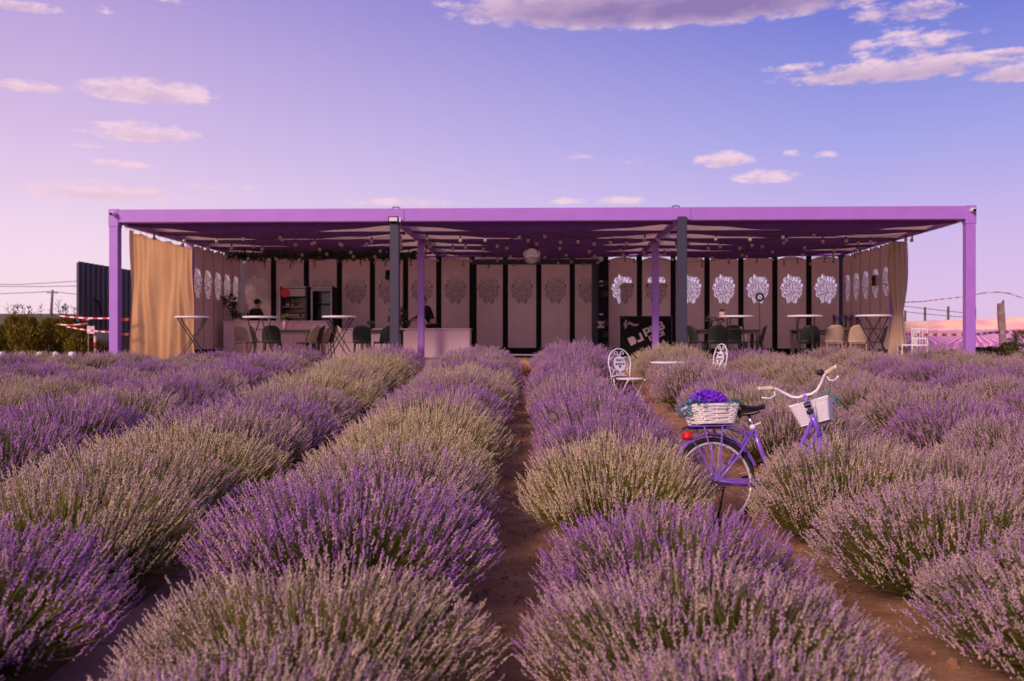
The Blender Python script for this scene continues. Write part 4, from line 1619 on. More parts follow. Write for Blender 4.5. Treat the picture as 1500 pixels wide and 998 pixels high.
tape('upper red and white tape from the hedge to the corner post', [at(85, 462.5, 23.6), at(168, 466, 22.65)], .035)
tape('red and white tape passing behind the corner post to the fence', [at(100, 466.5, 25), at(131, 468, 25.2)], .03)
tape('pale drooping tape between the hedge and the small sign', [at(83, 475, 24), at(128, 473.5, 23.9)], .03)
tape('lower red and white tape from the hedge past the small sign', [at(95, 478, 24.1), at(170, 487, 22.66)], .032)
tape('upper tape length between corner post and curtain', [at(171, 466.2, 22.72), at(190, 467, 23.4)], .07)
tape('lower tape length between corner post and curtain', [at(171, 487, 22.72), at(190, 489, 23.4)], .06)
p = at(133, 483.5, 23.85)
t = thing('small_sign', 'small square white sign on a thin post beside the hedge', 'sign', (p.x, p.y, gz(p.y)), R(8))
MB().bbox((0, 0, p.z - gz(p.y)), (.17, .012, .18), .004).build('board', M_WHITE, t)
for i in range(3):
    MB().box((0, -.008, p.z - gz(p.y) + .05 - i * .045), (.11 - .02 * (i % 2), .003, .012)).build('mark', M_POTPINK, t)
MB().tube([(-.06, .02, -.05), (-.06, .02, p.z - gz(p.y) + .12)], .014, 6).build('post', M_WOOD, t)
p = at(134, 497, 23.9)
t = thing('striped_marker', 'red and white striped marker post below the small sign', 'post', (p.x, 24.1, gz(24.1)))
for i in range(5):
    MB().lathe([(.03, .0), (.03, .138)], (0, 0, i * .14), 10).build('band', M_REDPAINT if i % 2 else M_TAPEWHITE, t)
MB().lathe([(.035, 0), (.03, .03), (.01, .04)], (0, 0, .70), 10).build('cap', M_REDPAINT, t)

# far utility pole and wires at both sides
D = 140
p = at(77, 425, D)
base = at(74.5, 462, D)
t = thing('utility_pole', 'thin leaning utility pole far beyond the hedge', 'pole', (base.x, D, base.z - .6))
MB().tube([(0, 0, 0), (p.x - base.x, 0, p.z - base.z + .6)], [.22, .15], 8).build('shaft', M_POLE, t)
MB().box((p.x - base.x - .03, 0, p.z - base.z + .2), (1.5, .12, .14)).build('crossarm', M_POLE, t)
wires = [('upper power line across the pale sky beyond the hedge', [(-40, 416.5), (30, 417), (75, 414.5), (130, 411)]), ('second power line just under the upper one', [(-40, 419.5), (60, 420), (130, 419)]), ('power line meeting the far pole top', [(-40, 432), (40, 429), (77, 427)]), ('power line leaving the far pole top to the fence', [(77, 427), (100, 430), (135, 433)])]
for lab, pts in wires:
    tag(MB().tube([at(a, c, D) for a, c in pts], .045, 5).build('power_line', M_WIRE), lab, 'wire', 'power lines beyond the hedge')
# distant bare saplings over the hedge line
for i, (px, py) in enumerate(((60, 447), (86, 443), (12, 451), (109, 451))):
    D = 27.5
    p = at(px, py, D)
    t = thing('sapling', 'thin bare sapling rising behind the hedge', 'sapling', (p.x, D, gz(D)), 0, 'bare saplings behind the hedge')
    rg = random.Random(i)
    hgt = p.z - gz(D)
    MB().tube([(0, 0, -.03), (.02, 0, hgt * .6), (0, 0, hgt)], [.014, .010, .004], 5).build('stem', M_POLE, t)
    b = MB()
    for j in range(14):
        f = rg.uniform(.68, 1)
        q = Vector((0, 0, hgt * f))
        dd = Vector((rg.gauss(0, 1), rg.gauss(0, 1), rg.uniform(.2, 1))).normalized()
        b.tube([q, q + dd * .13], [.006, .002], 4)
        for s in range(3):
            b.leaf(q + dd * (.05 + .04 * s), (rg.gauss(0, 1), rg.gauss(0, 1), rg.gauss(.4, .6)), (0, 0, 1), .05, .022)
    stuff(b.build('twigs', M_POLE, t))

# ------------------------------------------------------------------ right background
# printed banner: lavender rows under a peach sky
bm_ = bpy.data.materials.new('banner_print')
bm_.use_nodes = True
N, L = bm_.node_tree.nodes, bm_.node_tree.links
bs = N['Principled BSDF']
bs.inputs['Roughness'].default_value = .6
uv = N.new('ShaderNodeTexCoord')
sp = N.new('ShaderNodeSeparateXYZ')
L.new(uv.outputs['UV'], sp.inputs[0])


def nmath(op, a, b=None, clamp=False):
    n = N.new('ShaderNodeMath')
    n.operation = op
    n.use_clamp = clamp
    for i, q in enumerate((a, b)):
        if q is None:
            continue
        if isinstance(q, (int, float)):
            n.inputs[i].default_value = q
        else:
            L.new(q, n.inputs[i])
    return n.outputs[0]


tile = nmath('FRACT', nmath('MULTIPLY', sp.outputs['X'], 3.0))
xx = nmath('SUBTRACT', tile, .45)
yy = sp.outputs['Y']
depth = nmath('MAXIMUM', nmath('SUBTRACT', .72, yy), .015)
persp = nmath('DIVIDE', xx, depth)
wv = nmath('SINE', nmath('MULTIPLY', persp, 14.0))
nz_ = N.new('ShaderNodeTexNoise')
nz_.inputs['Scale'].default_value = 40
nz_.inputs['Detail'].default_value = 5
L.new(uv.outputs['UV'], nz_.inputs['Vector'])
rowf = nmath('ADD', nmath('MULTIPLY', wv, .38), nmath('MULTIPLY', nz_.outputs['Fac'], .95), True)
cr = N.new('ShaderNodeValToRGB')
cr.color_ramp.elements[0].color = (.36, .19, .42, 1)
cr.color_ramp.elements[0].position = .2
cr.color_ramp.elements[1].color = (.85, .52, .74, 1)
cr.color_ramp.elements[1].position = .85
e = cr.color_ramp.elements.new(.5)
e.color = (.68, .24, .70, 1)
vo = N.new('ShaderNodeTexVoronoi')
vm = N.new('ShaderNodeMapping')
vm.inputs['Scale'].default_value = (46, 5.5, 1)
L.new(uv.outputs['UV'], vm.inputs[0])
L.new(vm.outputs[0], vo.inputs['Vector'])
vo.inputs['Scale'].default_value = 1.0
mound = nmath('SUBTRACT', 1.05, nmath('MULTIPLY', vo.outputs['Distance'], 1.25), True)
near_ = nmath('MULTIPLY', nmath('SUBTRACT', .46, yy), 6.0, True)
fm_ = N.new('ShaderNodeMix')
L.new(near_, fm_.inputs[0])
L.new(rowf, fm_.inputs[2])
L.new(nmath('MULTIPLY', mound, nmath('ADD', nz_.outputs['Fac'], .45)), fm_.inputs[3])
L.new(fm_.outputs[0], cr.inputs[0])
n4 = N.new('ShaderNodeTexNoise')
n4.inputs['Scale'].default_value = 6
n4.inputs['Detail'].default_value = 3
L.new(uv.outputs['UV'], n4.inputs['Vector'])
cs = N.new('ShaderNodeValToRGB')
cs.color_ramp.elements[0].color = (.80, .42, .58, 1)
cs.color_ramp.elements[0].position = .35
cs.color_ramp.elements[1].color = (.95, .66, .52, 1)
cs.color_ramp.elements[1].position = .6
L.new(n4.outputs['Fac'], cs.inputs[0])
hz_ = nmath('GREATER_THAN', nmath('ADD', yy, nmath('MULTIPLY', nz_.outputs['Fac'], .08)), .76)
mx = N.new('ShaderNodeMix')
mx.data_type = 'RGBA'
L.new(hz_, mx.inputs[0])
L.new(cr.outputs[0], mx.inputs[6])
L.new(cs.outputs[0], mx.inputs[7])
L.new(mx.outputs[2], bs.inputs['Base Color'])
A, Bp = at(1312, 471, 34), at(1560, 462, 30)
bn = thing('printed_banner', 'long fence banner printed with pink and purple lavender rows', 'banner', (A.x, A.y, 0))
nb_ = 60
vs, fs, uvs = [], [], []
for i in range(nb_ + 1):
    f = i / nb_
    p = A.lerp(Bp, f) - A
    wob = .03 * math.sin(f * 40)
    ztop = A.z + (Bp.z - A.z) * f - .02 * abs(math.sin(f * PI * 8))
    vs += [(p.x, p.y + wob, 1.28), (p.x, p.y + wob * .5, ztop)]
    if i:
        o = 2 * (i - 1)
        fs.append((o, o + 2, o + 3, o + 1))
me = MB().add(vs, fs).mesh('banner_sheet', bm_, True)
ul = me.uv_layers.new(name='UVMap')
for poly in me.polygons:
    for li_, vi in zip(poly.loop_indices, poly.vertices):
        ul.data[li_].uv = (vi // 2 / nb_, vi % 2)
link('sheet', me, bn)
for i in range(9):
    p = A.lerp(Bp, i / 8) - A
    MB().tube([(p.x, p.y + .08, 1.0), (p.x, p.y + .08, A.z - .02)], .02, 6).build('stake', M_POLE, bn)
# posts of a far fence and their wires
for i, (px, y0_, y1_) in enumerate(((1326, 455, 470), (1355, 450, 468), (1389, 449, 466), (1428, 450, 466))):
    D = 40 - i
    a, c = at(px, y0_, D), at(px, y1_, D)
    t = thing('fence_post', 'thin wooden fence post rising behind the printed banner', 'post', (c.x, D, gz(D)), 0, 'fence posts behind the banner')
    MB().bbox((0, 0, (a.z - gz(D)) / 2), (.075, .075, a.z - gz(D)), .01).build('shaft', M_POLE, t)
    MB().box((0, -.045, a.z - gz(D) - .2), (.04, .02, .05)).build('insulator', M_POLE, t)
for lab, pts in (('upper sagging wire strung on the posts behind the banner', [(1318, 448), (1345, 451), (1389, 456), (1428, 460)]), ('lower sagging wire strung on the posts behind the banner', [(1318, 456), (1355, 460), (1400, 464), (1428, 466)])):
    tag(MB().tube([at(a, c, 38.5) for a, c in pts], .012, 5).build('fence_wire', M_WIRE), lab, 'wire', 'wires behind the banner')
# tapes
tape('red tape arching high across the sky beside the corner post', [at(a, c, d) for a, c, d in ((1322, 443, 26.5), (1350, 442, 25), (1375, 439, 23.5), (1414, 434.5, 21.9), (1440, 429.5, 22), (1460, 428, 22.2), (1478, 430, 22.5), (1492, 435, 22.8), (1520, 443, 23))], .024, .22, 'barrier_tape', .5, 0)
tape('lower red and white tape from the corner post across the banner', [at(1424, 490, 21.8), at(1455, 487, 23.5), at(1484, 485.5, 24.5), at(1530, 483, 24.5)], .075, .30, 'barrier_tape', .6, .01)
tape('red and white tape running from the tied curtain to the corner post', [at(1323, 489.5, 26.5), at(1345, 490, 25.2), at(1416, 490, 22)], .07, .30, 'barrier_tape', .7, .01)
# burlap wrapped plank
D = 25.0
a, c = at(1466, 443, D), at(1470, 525, D)
t = thing('wooden_post', 'weathered leaning wooden plank post before the printed banner', 'post', (c.x, D, gz(D)))
b = MB()
prof = [(-.075, 0), (.085, 0), (.075, .5), (.085, .9), (.07, 1.4), (.075, a.z - gz(D) + .06), (.02, a.z - gz(D) - .02), (-.075, a.z - gz(D) - .03), (-.09, 1.2), (-.07, .7), (-.085, .3)]
b.prism([(x - .045 * z, z) for x, z in prof], -.04, .04)
b.build('plank', M_WOOD, t)
for z in (.95, 1.25):
    MB().bbox((-.045 * z, 0, z), (.19, .10, .02), .006).build('binding', M_CURTAIN2, t)

# white banquet chairs by the tied curtain
def white_chair(px, D, rz, label):
    p = at(px, 500, D)
    t = thing('white_chair', label, 'chair', (p.x, D, gz(D) + .02), R(rz), 'white slatted chairs beyond the terrace')
    MB().bbox((0, 0, .45), (.40, .40, .04), .01).build('seat', M_WHITE, t)
    for sx in (-1, 1):
        for sy in (-1, 1):
            top = .90 if sx < 0 else .44
            MB().tube([(sx * .18 - (.06 if sx < 0 else 0), sy * .18, 0), (sx * .18, sy * .18, .45)] + ([(-.24, sy * .18, top)] if sx < 0 else []), .016, 8).build('leg', M_WHITE, t)
    for z in (.62, .86):
        MB().tube([(-.20 - .05 * (z - .45) / .45, -.18, z), (-.20 - .05 * (z - .45) / .45, .18, z)], .016, 6).build('rail', M_WHITE, t)
    for i in range(5):
        yy_ = -.13 + .065 * i
        MB().tube([(-.205, yy_, .47), (-.238, yy_, .86)], .009, 6).build('spindle', M_WHITE, t)
    for z in (.15, .28):
        MB().tube([(.18, -.18, z), (.18, .18, z)], .010, 6).build('stretcher', M_WHITE, t)


white_chair(1329, 25.6, 175, 'white slatted chair half hidden by the tied curtain')
white_chair(1349, 25.0, 60, 'white slatted chair before the banner, turned to the field')


# low shrubs, dark cushion shape and leafy plant at right
def low_shrub(label, px, D, w, h, seed, colr, lean=0):
    p = at(px, 500, D)
    rg = random.Random(seed)
    t = thing('low_shrub', label, 'shrub', (p.x, D, gz(D)), 0)
    MB().tube([(0, 0, -.04), (.01, 0, h * .5)], [.03, .012], 6).build('trunk', M_TRUNK, t)
    vs, fs, cols = [], [], []
    for i in range(1300):
        a = rg.random() * 6.28
        f = rg.random()
        rr2 = w * math.sqrt(rg.random()) * (1 - .6 * f * f) * (1 + .2 * math.sin(3 * a + seed))
        q = Vector((rr2 * math.cos(a), rr2 * math.sin(a) * .8, h * f))
        d = Vector((math.cos(a), math.sin(a), rg.uniform(.2, 1.8))).normalized()
        sd = d.cross(Vector((rg.gauss(0, 1), rg.gauss(0, 1), 1))).normalized()
        L_ = rg.uniform(.03, .09)
        o = len(vs)
        vs += [q, q + d * L_ * .5 + sd * L_ * .25, q + d * L_, q + d * L_ * .5 - sd * L_ * .25]
        fs.append((o, o + 1, o + 2, o + 3))
        g = rg.uniform(.6, 1.3)
        cols += [(colr[0] * g, colr[1] * g, colr[2] * g, 1)] * 4
    me = MB().add(vs, fs).mesh('crown', M_THUJA)
    ca_ = me.color_attributes.new('Col', 'FLOAT_COLOR', 'POINT')
    ca_.data.foreach_set('color', np.array(cols, 'f').ravel())
    stuff(link('crown', me, t))


low_shrub('low olive shrub beside the purple corner post', 1386, 24.0, .38, .34, 1, (.10, .075, .03))
low_shrub('low brownish shrub at the plank post foot', 1453, 23.6, .40, .42, 2, (.085, .065, .03))
low_shrub('low brownish shrub at the right of the plank post', 1478, 23.4, .34, .52, 3, (.085, .065, .03))
low_shrub('leafy green shrub growing over the striped tape', 1497, 23.0, .42, .80, 4, (.11, .12, .04))
p = at(1432, 512, 24.2)
t = thing('black_tarp_bundle', 'black rounded tarp bundle beside the purple corner post', 'bundle', (p.x, 24.2, gz(24.2)))
MB().ball((0, 0, .22), .23, 20, 12, 0, (1.55, 1, .95)).build('tarp', M_BLACK, t, smooth=True)
MB().tube([(-.3, -.1, .30), (0, -.24, .30), (.3, -.1, .28)], .012, 6).build('rope', M_BLACKMETAL, t)

# orange straw clump at the path end
p = at(766, 552, 19.0)
t = thing('straw_clump', 'small clump of orange dried straw at the path end', 'plant', (p.x, 19.0, gz(19)))
b = MB()
rg = random.Random(4)
for i in range(160):
    a = rg.random() * 6.28
    b.leaf((.05 * math.cos(a) * rg.random(), .05 * math.sin(a) * rg.random(), 0), (math.cos(a) * rg.random() * .7, math.sin(a) * rg.random() * .7, 1), (1, 0, 0), rg.uniform(.22, .46), .014)
stuff(b.build('straws', M_ORANGE, t))
MB().lathe([(.07, -.02), (.05, .05), (.02, .07)], (0, 0, 0), 10).build('crown_base', M_SOILDARK, t)


# ------------------------------------------------------------------ bistro chairs and table among the bushes
def spiral(c, r0, r1, a0, a1, n=16):
    return [(0, c[0] + (r0 + (r1 - r0) * i / n) * math.cos(a0 + (a1 - a0) * i / n), c[1] + (r0 + (r1 - r0) * i / n) * math.sin(a0 + (a1 - a0) * i / n)) for i in range(n + 1)]


def bistro_chair(label, x, y, fwd, words):
    t = thing('bistro_chair', label, 'chair', (x, y, ground_h(x, y)), math.atan2(fwd[1], fwd[0]), 'white bistro chairs among the bushes')
    t.scale = (1.04,) * 3
    # local x forward, y left; back stands at x=-.17
    bk = link('backrest', None, t, (-.17, 0, 0))
    bk.rotation_euler = (0, R(-7), 0)
    bk.empty_display_size = .1
    r = .0085
    hoop = [(0, -.165, .40), (0, -.172, .52), (0, -.195, .62)]
    for i in range(13):
        a = PI - PI * i / 12
        hoop.append((0, .198 * math.cos(a), .66 + .205 * math.sin(a)))
    hoop += [(0, .195, .62), (0, .172, .52), (0, .165, .40)]
    me = MB().tube(hoop, r, 8)
    # everything that is wrought iron of the back is one hoop mesh plus scroll children
    b_ = me.build('backrest', M_WHITEMETAL, t, smooth=True, loc=(-.17, 0, 0), rot=(0, R(-7), 0))
    bpy.data.objects.remove(bk)
    sr = .0055
    for s in (-1, 1):
        pts = spiral((s * .058, .795), .010, .034, PI / 2 - s * PI * 1.2, PI / 2 + s * PI * .25) + [(0, s * .016, .775), (0, s * .022, .745)]
        MB().tube(pts, sr, 6).build('scroll', M_WHITEMETAL, b_, smooth=True)
        pts = [(0, s * .178, .70), (0, s * .13, .745), (0, s * .07, .735)]
        MB().tube(pts, sr, 6).build('scroll', M_WHITEMETAL, b_, smooth=True)
        pts = [(0, s * .18, .60), (0, s * .125, .565), (0, s * .118, .53), (0, s * .15, .475)]
        MB().tube(pts, sr, 6).build('scroll', M_WHITEMETAL, b_, smooth=True)
        pts = spiral((s * .05, .505), .008, .028, PI / 2 + s * .3, PI / 2 - s * PI * 1.6) + [(0, s * .006, .50), (0, s * .004, .545)]
        MB().tube(pts, sr, 6).build('scroll', M_WHITEMETAL, b_, smooth=True)
        MB().tube([(0, s * .115, .545), (0, s * .07, .565), (0, s * .03, .55)], sr, 6).build('scroll', M_WHITEMETAL, b_, smooth=True)
    MB().tube([(0, -.168, .455), (0, -.08, .472), (0, 0, .477), (0, .08, .472), (0, .168, .455)], r, 6).build('lower_rail', M_WHITEMETAL, b_, smooth=True)
    oval = [(.105 * math.cos(a), .652 + .105 * math.sin(a) * (1.0 if math.sin(a) > 0 else 1.12)) for a in [2 * PI * i / 32 for i in range(32)]]
    pl = MB()
    pl.v = [(-.003, p[0], p[1]) for p in oval] + [(.003, p[0], p[1]) for p in oval]
    n = 32
    pl.f = [tuple(range(n)), tuple(range(2 * n - 1, n - 1, -1))] + [(i, i + n, (i + 1) % n + n, (i + 1) % n) for i in range(n)]
    pl.mi = [0] * len(pl.f)
    md = pl.build('medallion', M_WHITEMETAL, b_)
    for wtxt, z in words:
        tm = text_mesh(wtxt, .062, .0012, .2, .0008)
        tm.materials.append(M_INK)
        link('word', tm, md, (.0046, 0, z), (R(90), 0, R(90)))
    ht = [(0.0, -.022), (.024, .006), (.024, .016), (.014, .024), (.0, .014), (-.014, .024), (-.024, .016), (-.024, .006)]
    hm = MB()
    hm.v = [(.0046, y_, .598 + z_) for y_, z_ in ht]
    hm.f = [tuple(range(8))]
    hm.mi = [0]
    hm.build('heart', M_INK, md)
    # seat: round iron rim with slats
    MB().tube([(.0 + .19 * math.cos(a), .19 * math.sin(a), .43) for a in [2 * PI * i / 28 for i in range(28)]], .010, 8, closed=True).build('seat_rim', M_WHITEMETAL, t, smooth=True)
    for i in range(7):
        yy_ = -.15 + .05 * i
        hx2 = math.sqrt(.19 ** 2 - yy_ ** 2)
        MB().box((0, yy_, .432), (2 * hx2, .026, .008)).build('seat_slat', M_WHITEMETAL, t)
    for s in (-1, 1):
        # folding legs crossing in profile
        MB().tube([(-.17, s * .165, .43), (-.14, s * .166, .33), (0, s * .168, .21), (.17, s * .17, .0)], .0085, 8).build('leg', M_WHITEMETAL, t, smooth=True)
        MB().tube([(.17, s * .145, .43), (.10, s * .146, .36), (0, s * .147, .22), (-.20, s * .15, .0)], .0085, 8).build('leg', M_WHITEMETAL, t, smooth=True)
    MB().tube([(.145, -.17, .03), (.145, .17, .03)], .007, 6).build('stretcher', M_WHITEMETAL, t)
    MB().tube([(-.175, -.15, .03), (-.175, .15, .03)], .007, 6).build('stretcher', M_WHITEMETAL, t)


BW = [("that's", .70), ("amore", .645)]
bistro_chair('white iron bistro chair with heart medallion beside the bare path', 1.76, 14.85, (.50, -.86), BW)
bistro_chair('white iron bistro chair half sunk in the lavender, turned to the table', 2.98, 15.35, (-.95, -.30), BW)
x, y = 2.41, 15.2
t = thing('bistro_table', 'small round white iron table between the two bistro chairs', 'table', (x, y, ground_h(x, y)))
zt = CAMZ - 31.0 / FPX * 15.2 - ground_h(x, y)
MB().tube([(.29 * math.cos(a), .29 * math.sin(a), zt - .012) for a in [2 * PI * i / 36 for i in range(36)]], .012, 8, closed=True).build('rim', M_WHITEMETAL, t, smooth=True)
for i in range(11):
    yy_ = -.25 + .05 * i
    MB().box((0, yy_, zt - .006), (2 * math.sqrt(.285 ** 2 - yy_ ** 2), .03, .008)).build('slat', M_WHITEMETAL, t)
for i in range(3):
    a = 2 * PI * i / 3 + .4
    MB().tube([(.22 * math.cos(a), .22 * math.sin(a), zt - .02), (.06 * math.cos(a), .06 * math.sin(a), zt * .5), (.26 * math.cos(a), .26 * math.sin(a), 0)], .010, 8).build('leg', M_WHITEMETAL, t, smooth=True)

# ------------------------------------------------------------------ bicycle
BX, BY = 1.60, 7.66
bike = thing('bicycle', 'violet step-through bicycle leaning on its stand in the lavender row', 'bicycle', (BX, BY, ground_h(BX, BY) - .01), 0)
bike.rotation_euler = (R(-13), 0, R(14))
bike.scale = (1.04,) * 3
RW = .335
HUBR = (0, 0, RW)
BB = (.48, 0, .285)
fr = MB()
fr.tube([(.856, 0, .857), (.915, 0, .66)], .020, 12)                       # head tube
fr.tube([(.905, 0, .70), (.73, 0, .44), (.61, 0, .32), BB], .018, 12)      # low tube
fr.tube([(.875, 0, .79), (.73, 0, .57), (.585, 0, .44), (.455, 0, .40)], .016, 12)
fr.tube([BB, (.395, 0, .58), (.350, 0, .745)], .017, 12)                   # seat tube
for s in (-1, 1):
    fr.tube([(0, s * .062, RW), (.17, s * .055, .50), (.345, s * .022, .71)], .010, 8)
    fr.tube([(0, s * .062, RW), (.22, s * .055, .31), (.47, s * .030, .285)], .010, 8)
fr.tube([(.12, -.06, .475), (.12, .06, .475)], .007, 6)
fr.build('frame', M_BIKE, bike, smooth=True)


def wheel(parent, c, nm='wheel'):
    w = MB().tube([(c[0] + (RW - .019) * math.cos(a), 0, c[2] + (RW - .019) * math.sin(a)) for a in [2 * PI * i / 56 for i in range(56)]], .019, 10, closed=True).build(nm, M_RUBBER, parent, smooth=True)
    MB().tube([(c[0] + (RW - .046) * math.cos(a), 0, c[2] + (RW - .046) * math.sin(a)) for a in [2 * PI * i / 56 for i in range(56)]], .011, 8, closed=True).build('rim', mat('pale_rim', (.72, .66, .68), .3, .04, 9, metal=.3), w, smooth=True)
    for i in range(28):
        a = 2 * PI * i / 28
        off = .35 * (1 if i % 2 else -1)
        MB().tube([(c[0] + .025 * math.cos(a + off * 3), .026 * (1 if (i // 2) % 2 else -1), c[2] + .025 * math.sin(a + off * 3)), (c[0] + (RW - .05) * math.cos(a), 0, c[2] + (RW - .05) * math.sin(a))], .0022, 4, cap=False).build('spoke', M_CHROME, w)
    MB().tube([(c[0], -.055, c[2]), (c[0], -.03, c[2]), (c[0], .03, c[2]), (c[0], .055, c[2])], [.012, .026, .026, .012], 12).build('hub', M_CHROME, w, smooth=True)
    return w


wheel(bike, HUBR, 'rear_wheel')
# rear mudguard
def guard(parent, c, a0, a1, nm):
    vs, fs = [], []
    n, m_ = 34, 6
    for i in range(n + 1):
        a = a0 + (a1 - a0) * i / n
        for j in range(m_ + 1):
            q = -1 + 2 * j / m_
            r = RW + .030 - .016 * q * q
            vs.append((c[0] + r * math.cos(a), q * .030, c[2] + r * math.sin(a)))
    o = len(vs)
    vs += [(c[0] + (x - c[0]) * .994, y, c[2] + (z - c[2]) * .994) for x, y, z in vs]
    for i in range(n):
        for j in range(m_):
            k = i * (m_ + 1) + j
            fs += [(k, k + m_ + 1, k + m_ + 2, k + 1), (o + k, o + k + 1, o + k + m_ + 2, o + k + m_ + 1)]
        for k in (i * (m_ + 1), i * (m_ + 1) + m_):
            fs.append((k, k + m_ + 1, k + m_ + 1 + o, k + o))
    return MB().add(vs, fs).build(nm, M_BIKE, parent, smooth=True)


guard(bike, HUBR, R(186), R(18), 'rear_mudguard')
# mudguard and rack stays
for s in (-1, 1):
    for a in (160, 118):
        MB().tube([(0, s * .06, RW), ((RW + .02) * math.cos(R(a)), s * .034, RW + (RW + .02) * math.sin(R(a)))], .0035, 5).build('stay', M_BIKE, bike)
    MB().tube([(0, s * .064, RW), (-.08, s * .07, .745)], .006, 6).build('rack_stay', M_BIKE, bike)
    MB().tube([(0, s * .064, RW), (.07, s * .07, .745)], .006, 6).build('rack_stay', M_BIKE, bike)
    MB().tube([(-.20, s * .065, .747), (.16, s * .07, .747), (.345, s * .022, .67)], .007, 6).build('rack_rail', M_BIKE, bike)
for i in range(4):
    MB().tube([(-.20 + .11 * i, -.068, .747), (-.20 + .11 * i, .068, .747)], .006, 6).build('rack_bar', M_BLACKMETAL, bike)
MB().bbox((0, 0, 0), (.30, .11, .012), .004).build('rack_plate', M_BLACKMETAL, bike, loc=(-.02, 0, .757))
# lights
tl = MB().bbox((0, 0, 0), (.060, .10, .062), .014).build('tail_light', M_RED, bike, loc=(-.195, 0, .685))
MB().bbox((0, 0, 0), (.03, .075, .05), .008).build('rear_reflector', M_RED, bike, loc=(-.372, 0, .47))
# seat post and saddle
MB().tube([(.356, 0, .72), (.328, 0, .84)], .0125, 10).build('seat_post', M_CHROME, bike, smooth=True)
MB().tube([(.356, 0, .725), (.350, 0, .755)], .024, 10).build('seat_clamp', M_WHITEMETAL, bike, smooth=True)
MB().tube([(.36, -.035, .752), (.39, -.07, .762)], .006, 6).build('clamp_lever', M_WHITEMETAL, bike)
vs, fs = [], []
n, m_ = 16, 12
for i in range(n + 1):
    f = i / n
    x = .19 + .28 * f
    w = .105 * (1 - f) ** .55 * (1 - .15 * (1 - f) ** 8) + .022
    if f < .06:
        w *= .86
    zc = .872 + .030 * (1 - f) ** 2 + .022 * f ** 2 - .012 * math.sin(f * PI)
    for j in range(m_):
        a = 2 * PI * j / m_
        ca2, sa2 = math.cos(a), math.sin(a)
        hgt = .026 if sa2 > 0 else .030 * (1 if abs(ca2) > .6 else .55)
        vs.append((x, w * ca2, zc + hgt * sa2))
for i in range(n):
    for j in range(m_):
        fs.append((i * m_ + j, (i + 1) * m_ + j, (i + 1) * m_ + (j + 1) % m_, i * m_ + (j + 1) % m_))
fs += [tuple(range(m_)), tuple(range((n + 1) * m_ - 1, n * m_ - 1, -1))]
sd = MB().add(vs, fs).build('saddle', M_SADDLE, bike, smooth=True)
for s in (-1, 1):
    MB().tube([(.23, s * .035, .852), (.28, s * .022, .832), (.38, s * .016, .837), (.43, 0, .857)], .005, 6).build('saddle_rail', M_BLACKMETAL, sd)
    pts = []
    for i in range(30):
        f = i / 29
        pts.append((.225 + .014 * math.sin(f * 40), s * .055 + .014 * math.cos(f * 40), .857 - .05 * f))
    MB().tube(pts, .004, 5).build('spring', M_BLACKMETAL, sd)
# crank, chain guard, pedals, kickstand
cg = MB()
cg.prism([(-.03, .335), (-.02, .352), (.43, .340), (.54, .342), (.57, .30), (.53, .325), (.43, .324)], -.072, -.058)
cg.build('chain_guard', M_BIKE, bike)
cr_ = MB().tube([(.48, -.09, .285), (.48, .09, .285)], .014, 8).build('crank', M_CHROME, bike, smooth=True)
MB().tube([(.48, -.085, .285), (.61, -.09, .20)], .009, 8).build('crank_arm', M_CHROME, cr_, smooth=True)
MB().tube([(.48, .085, .285), (.35, .09, .37)], .009, 8).build('crank_arm', M_CHROME, cr_, smooth=True)
MB().bbox((.61, -.14, .20), (.09, .08, .024), .006).build('pedal', M_RUBBER, cr_)
MB().bbox((.35, .14, .37), (.09, .08, .024), .006).build('pedal', M_RUBBER, cr_)
MB().tube([(.10, .07, .30), (.06, .155, .055)], .009, 8).build('kickstand', M_BLACKMETAL, bike, smooth=True)
# steering assembly turned to the left
steer = MB().tube([(0, 0, 0), (-.035, 0, .12)], .0125, 10).build('stem', M_BIKE, bike, smooth=True, loc=(.852, 0, .862), rot=(R(-9), 0, R(50)))
T = .115
fk = MB()
for s in (-1, 1):
    fk.tube([(.055, s * .048, -.22), (.10, s * .052, -.37), (.20, s * .052, -.525)], [.014, .012, .008], 8)
fk.tube([(.05, -.05, -.215), (.055, 0, -.195), (.05, .05, -.215)], .016, 8)
fk.build('fork', M_BIKE, steer, smooth=True)
fw = wheel(steer, (.205, 0, -.532), 'front_wheel')
gd = guard(steer, (.205, 0, -.532), R(150), R(10), 'front_mudguard')
MB().tube([(0, 0, -.03), (-.004, 0, .0)], .026, 12).build('headset', M_BLACKMETAL, steer, smooth=True)
# handlebar: swept back, rising at the ends
hb = MB()
zb = .118
pl_ = [(.01, .0, zb), (.03, .05, zb - .002), (.03, .10, zb + .016), (.012, .15, zb + .062), (-.03, .19, zb + .100), (-.07, .222, zb + .112)]
full = [(x, -y, z) for x, y, z in pl_[::-1]] + pl_[1:]
hb.tube([(x - .03, y, z) for x, y, z in full], .0115, 10)
hbo = hb.build('handlebar', M_WHITEMETAL, steer, smooth=True)
for s in (-1, 1):
    g = MB().tube([(-.095, s * .218, zb + .111), (-.10, s * .222, zb + .112), (-.175, s * .30, zb + .118), (-.18, s * .305, zb + .118)], [.022, .0165, .0175, .019], 12).build('grip', M_GRIP, hbo, smooth=True)
    MB().tube([(-.07, s * .205, zb + .105), (-.055, s * .215, zb + .055), (-.10, s * .255, zb + .035), (-.15, s * .30, zb + .05)], .007, 6).build('brake_lever', M_WHITEMETAL, hbo, smooth=True)
    MB().tube([(-.06, s * .19, zb + .10), (.05, s * .13, zb + .06), (.07, s * .05, zb - .03), (.04, s * .02, zb - .2)], .004, 6).build('brake_cable', M_WHITEMETAL, hbo, smooth=True)
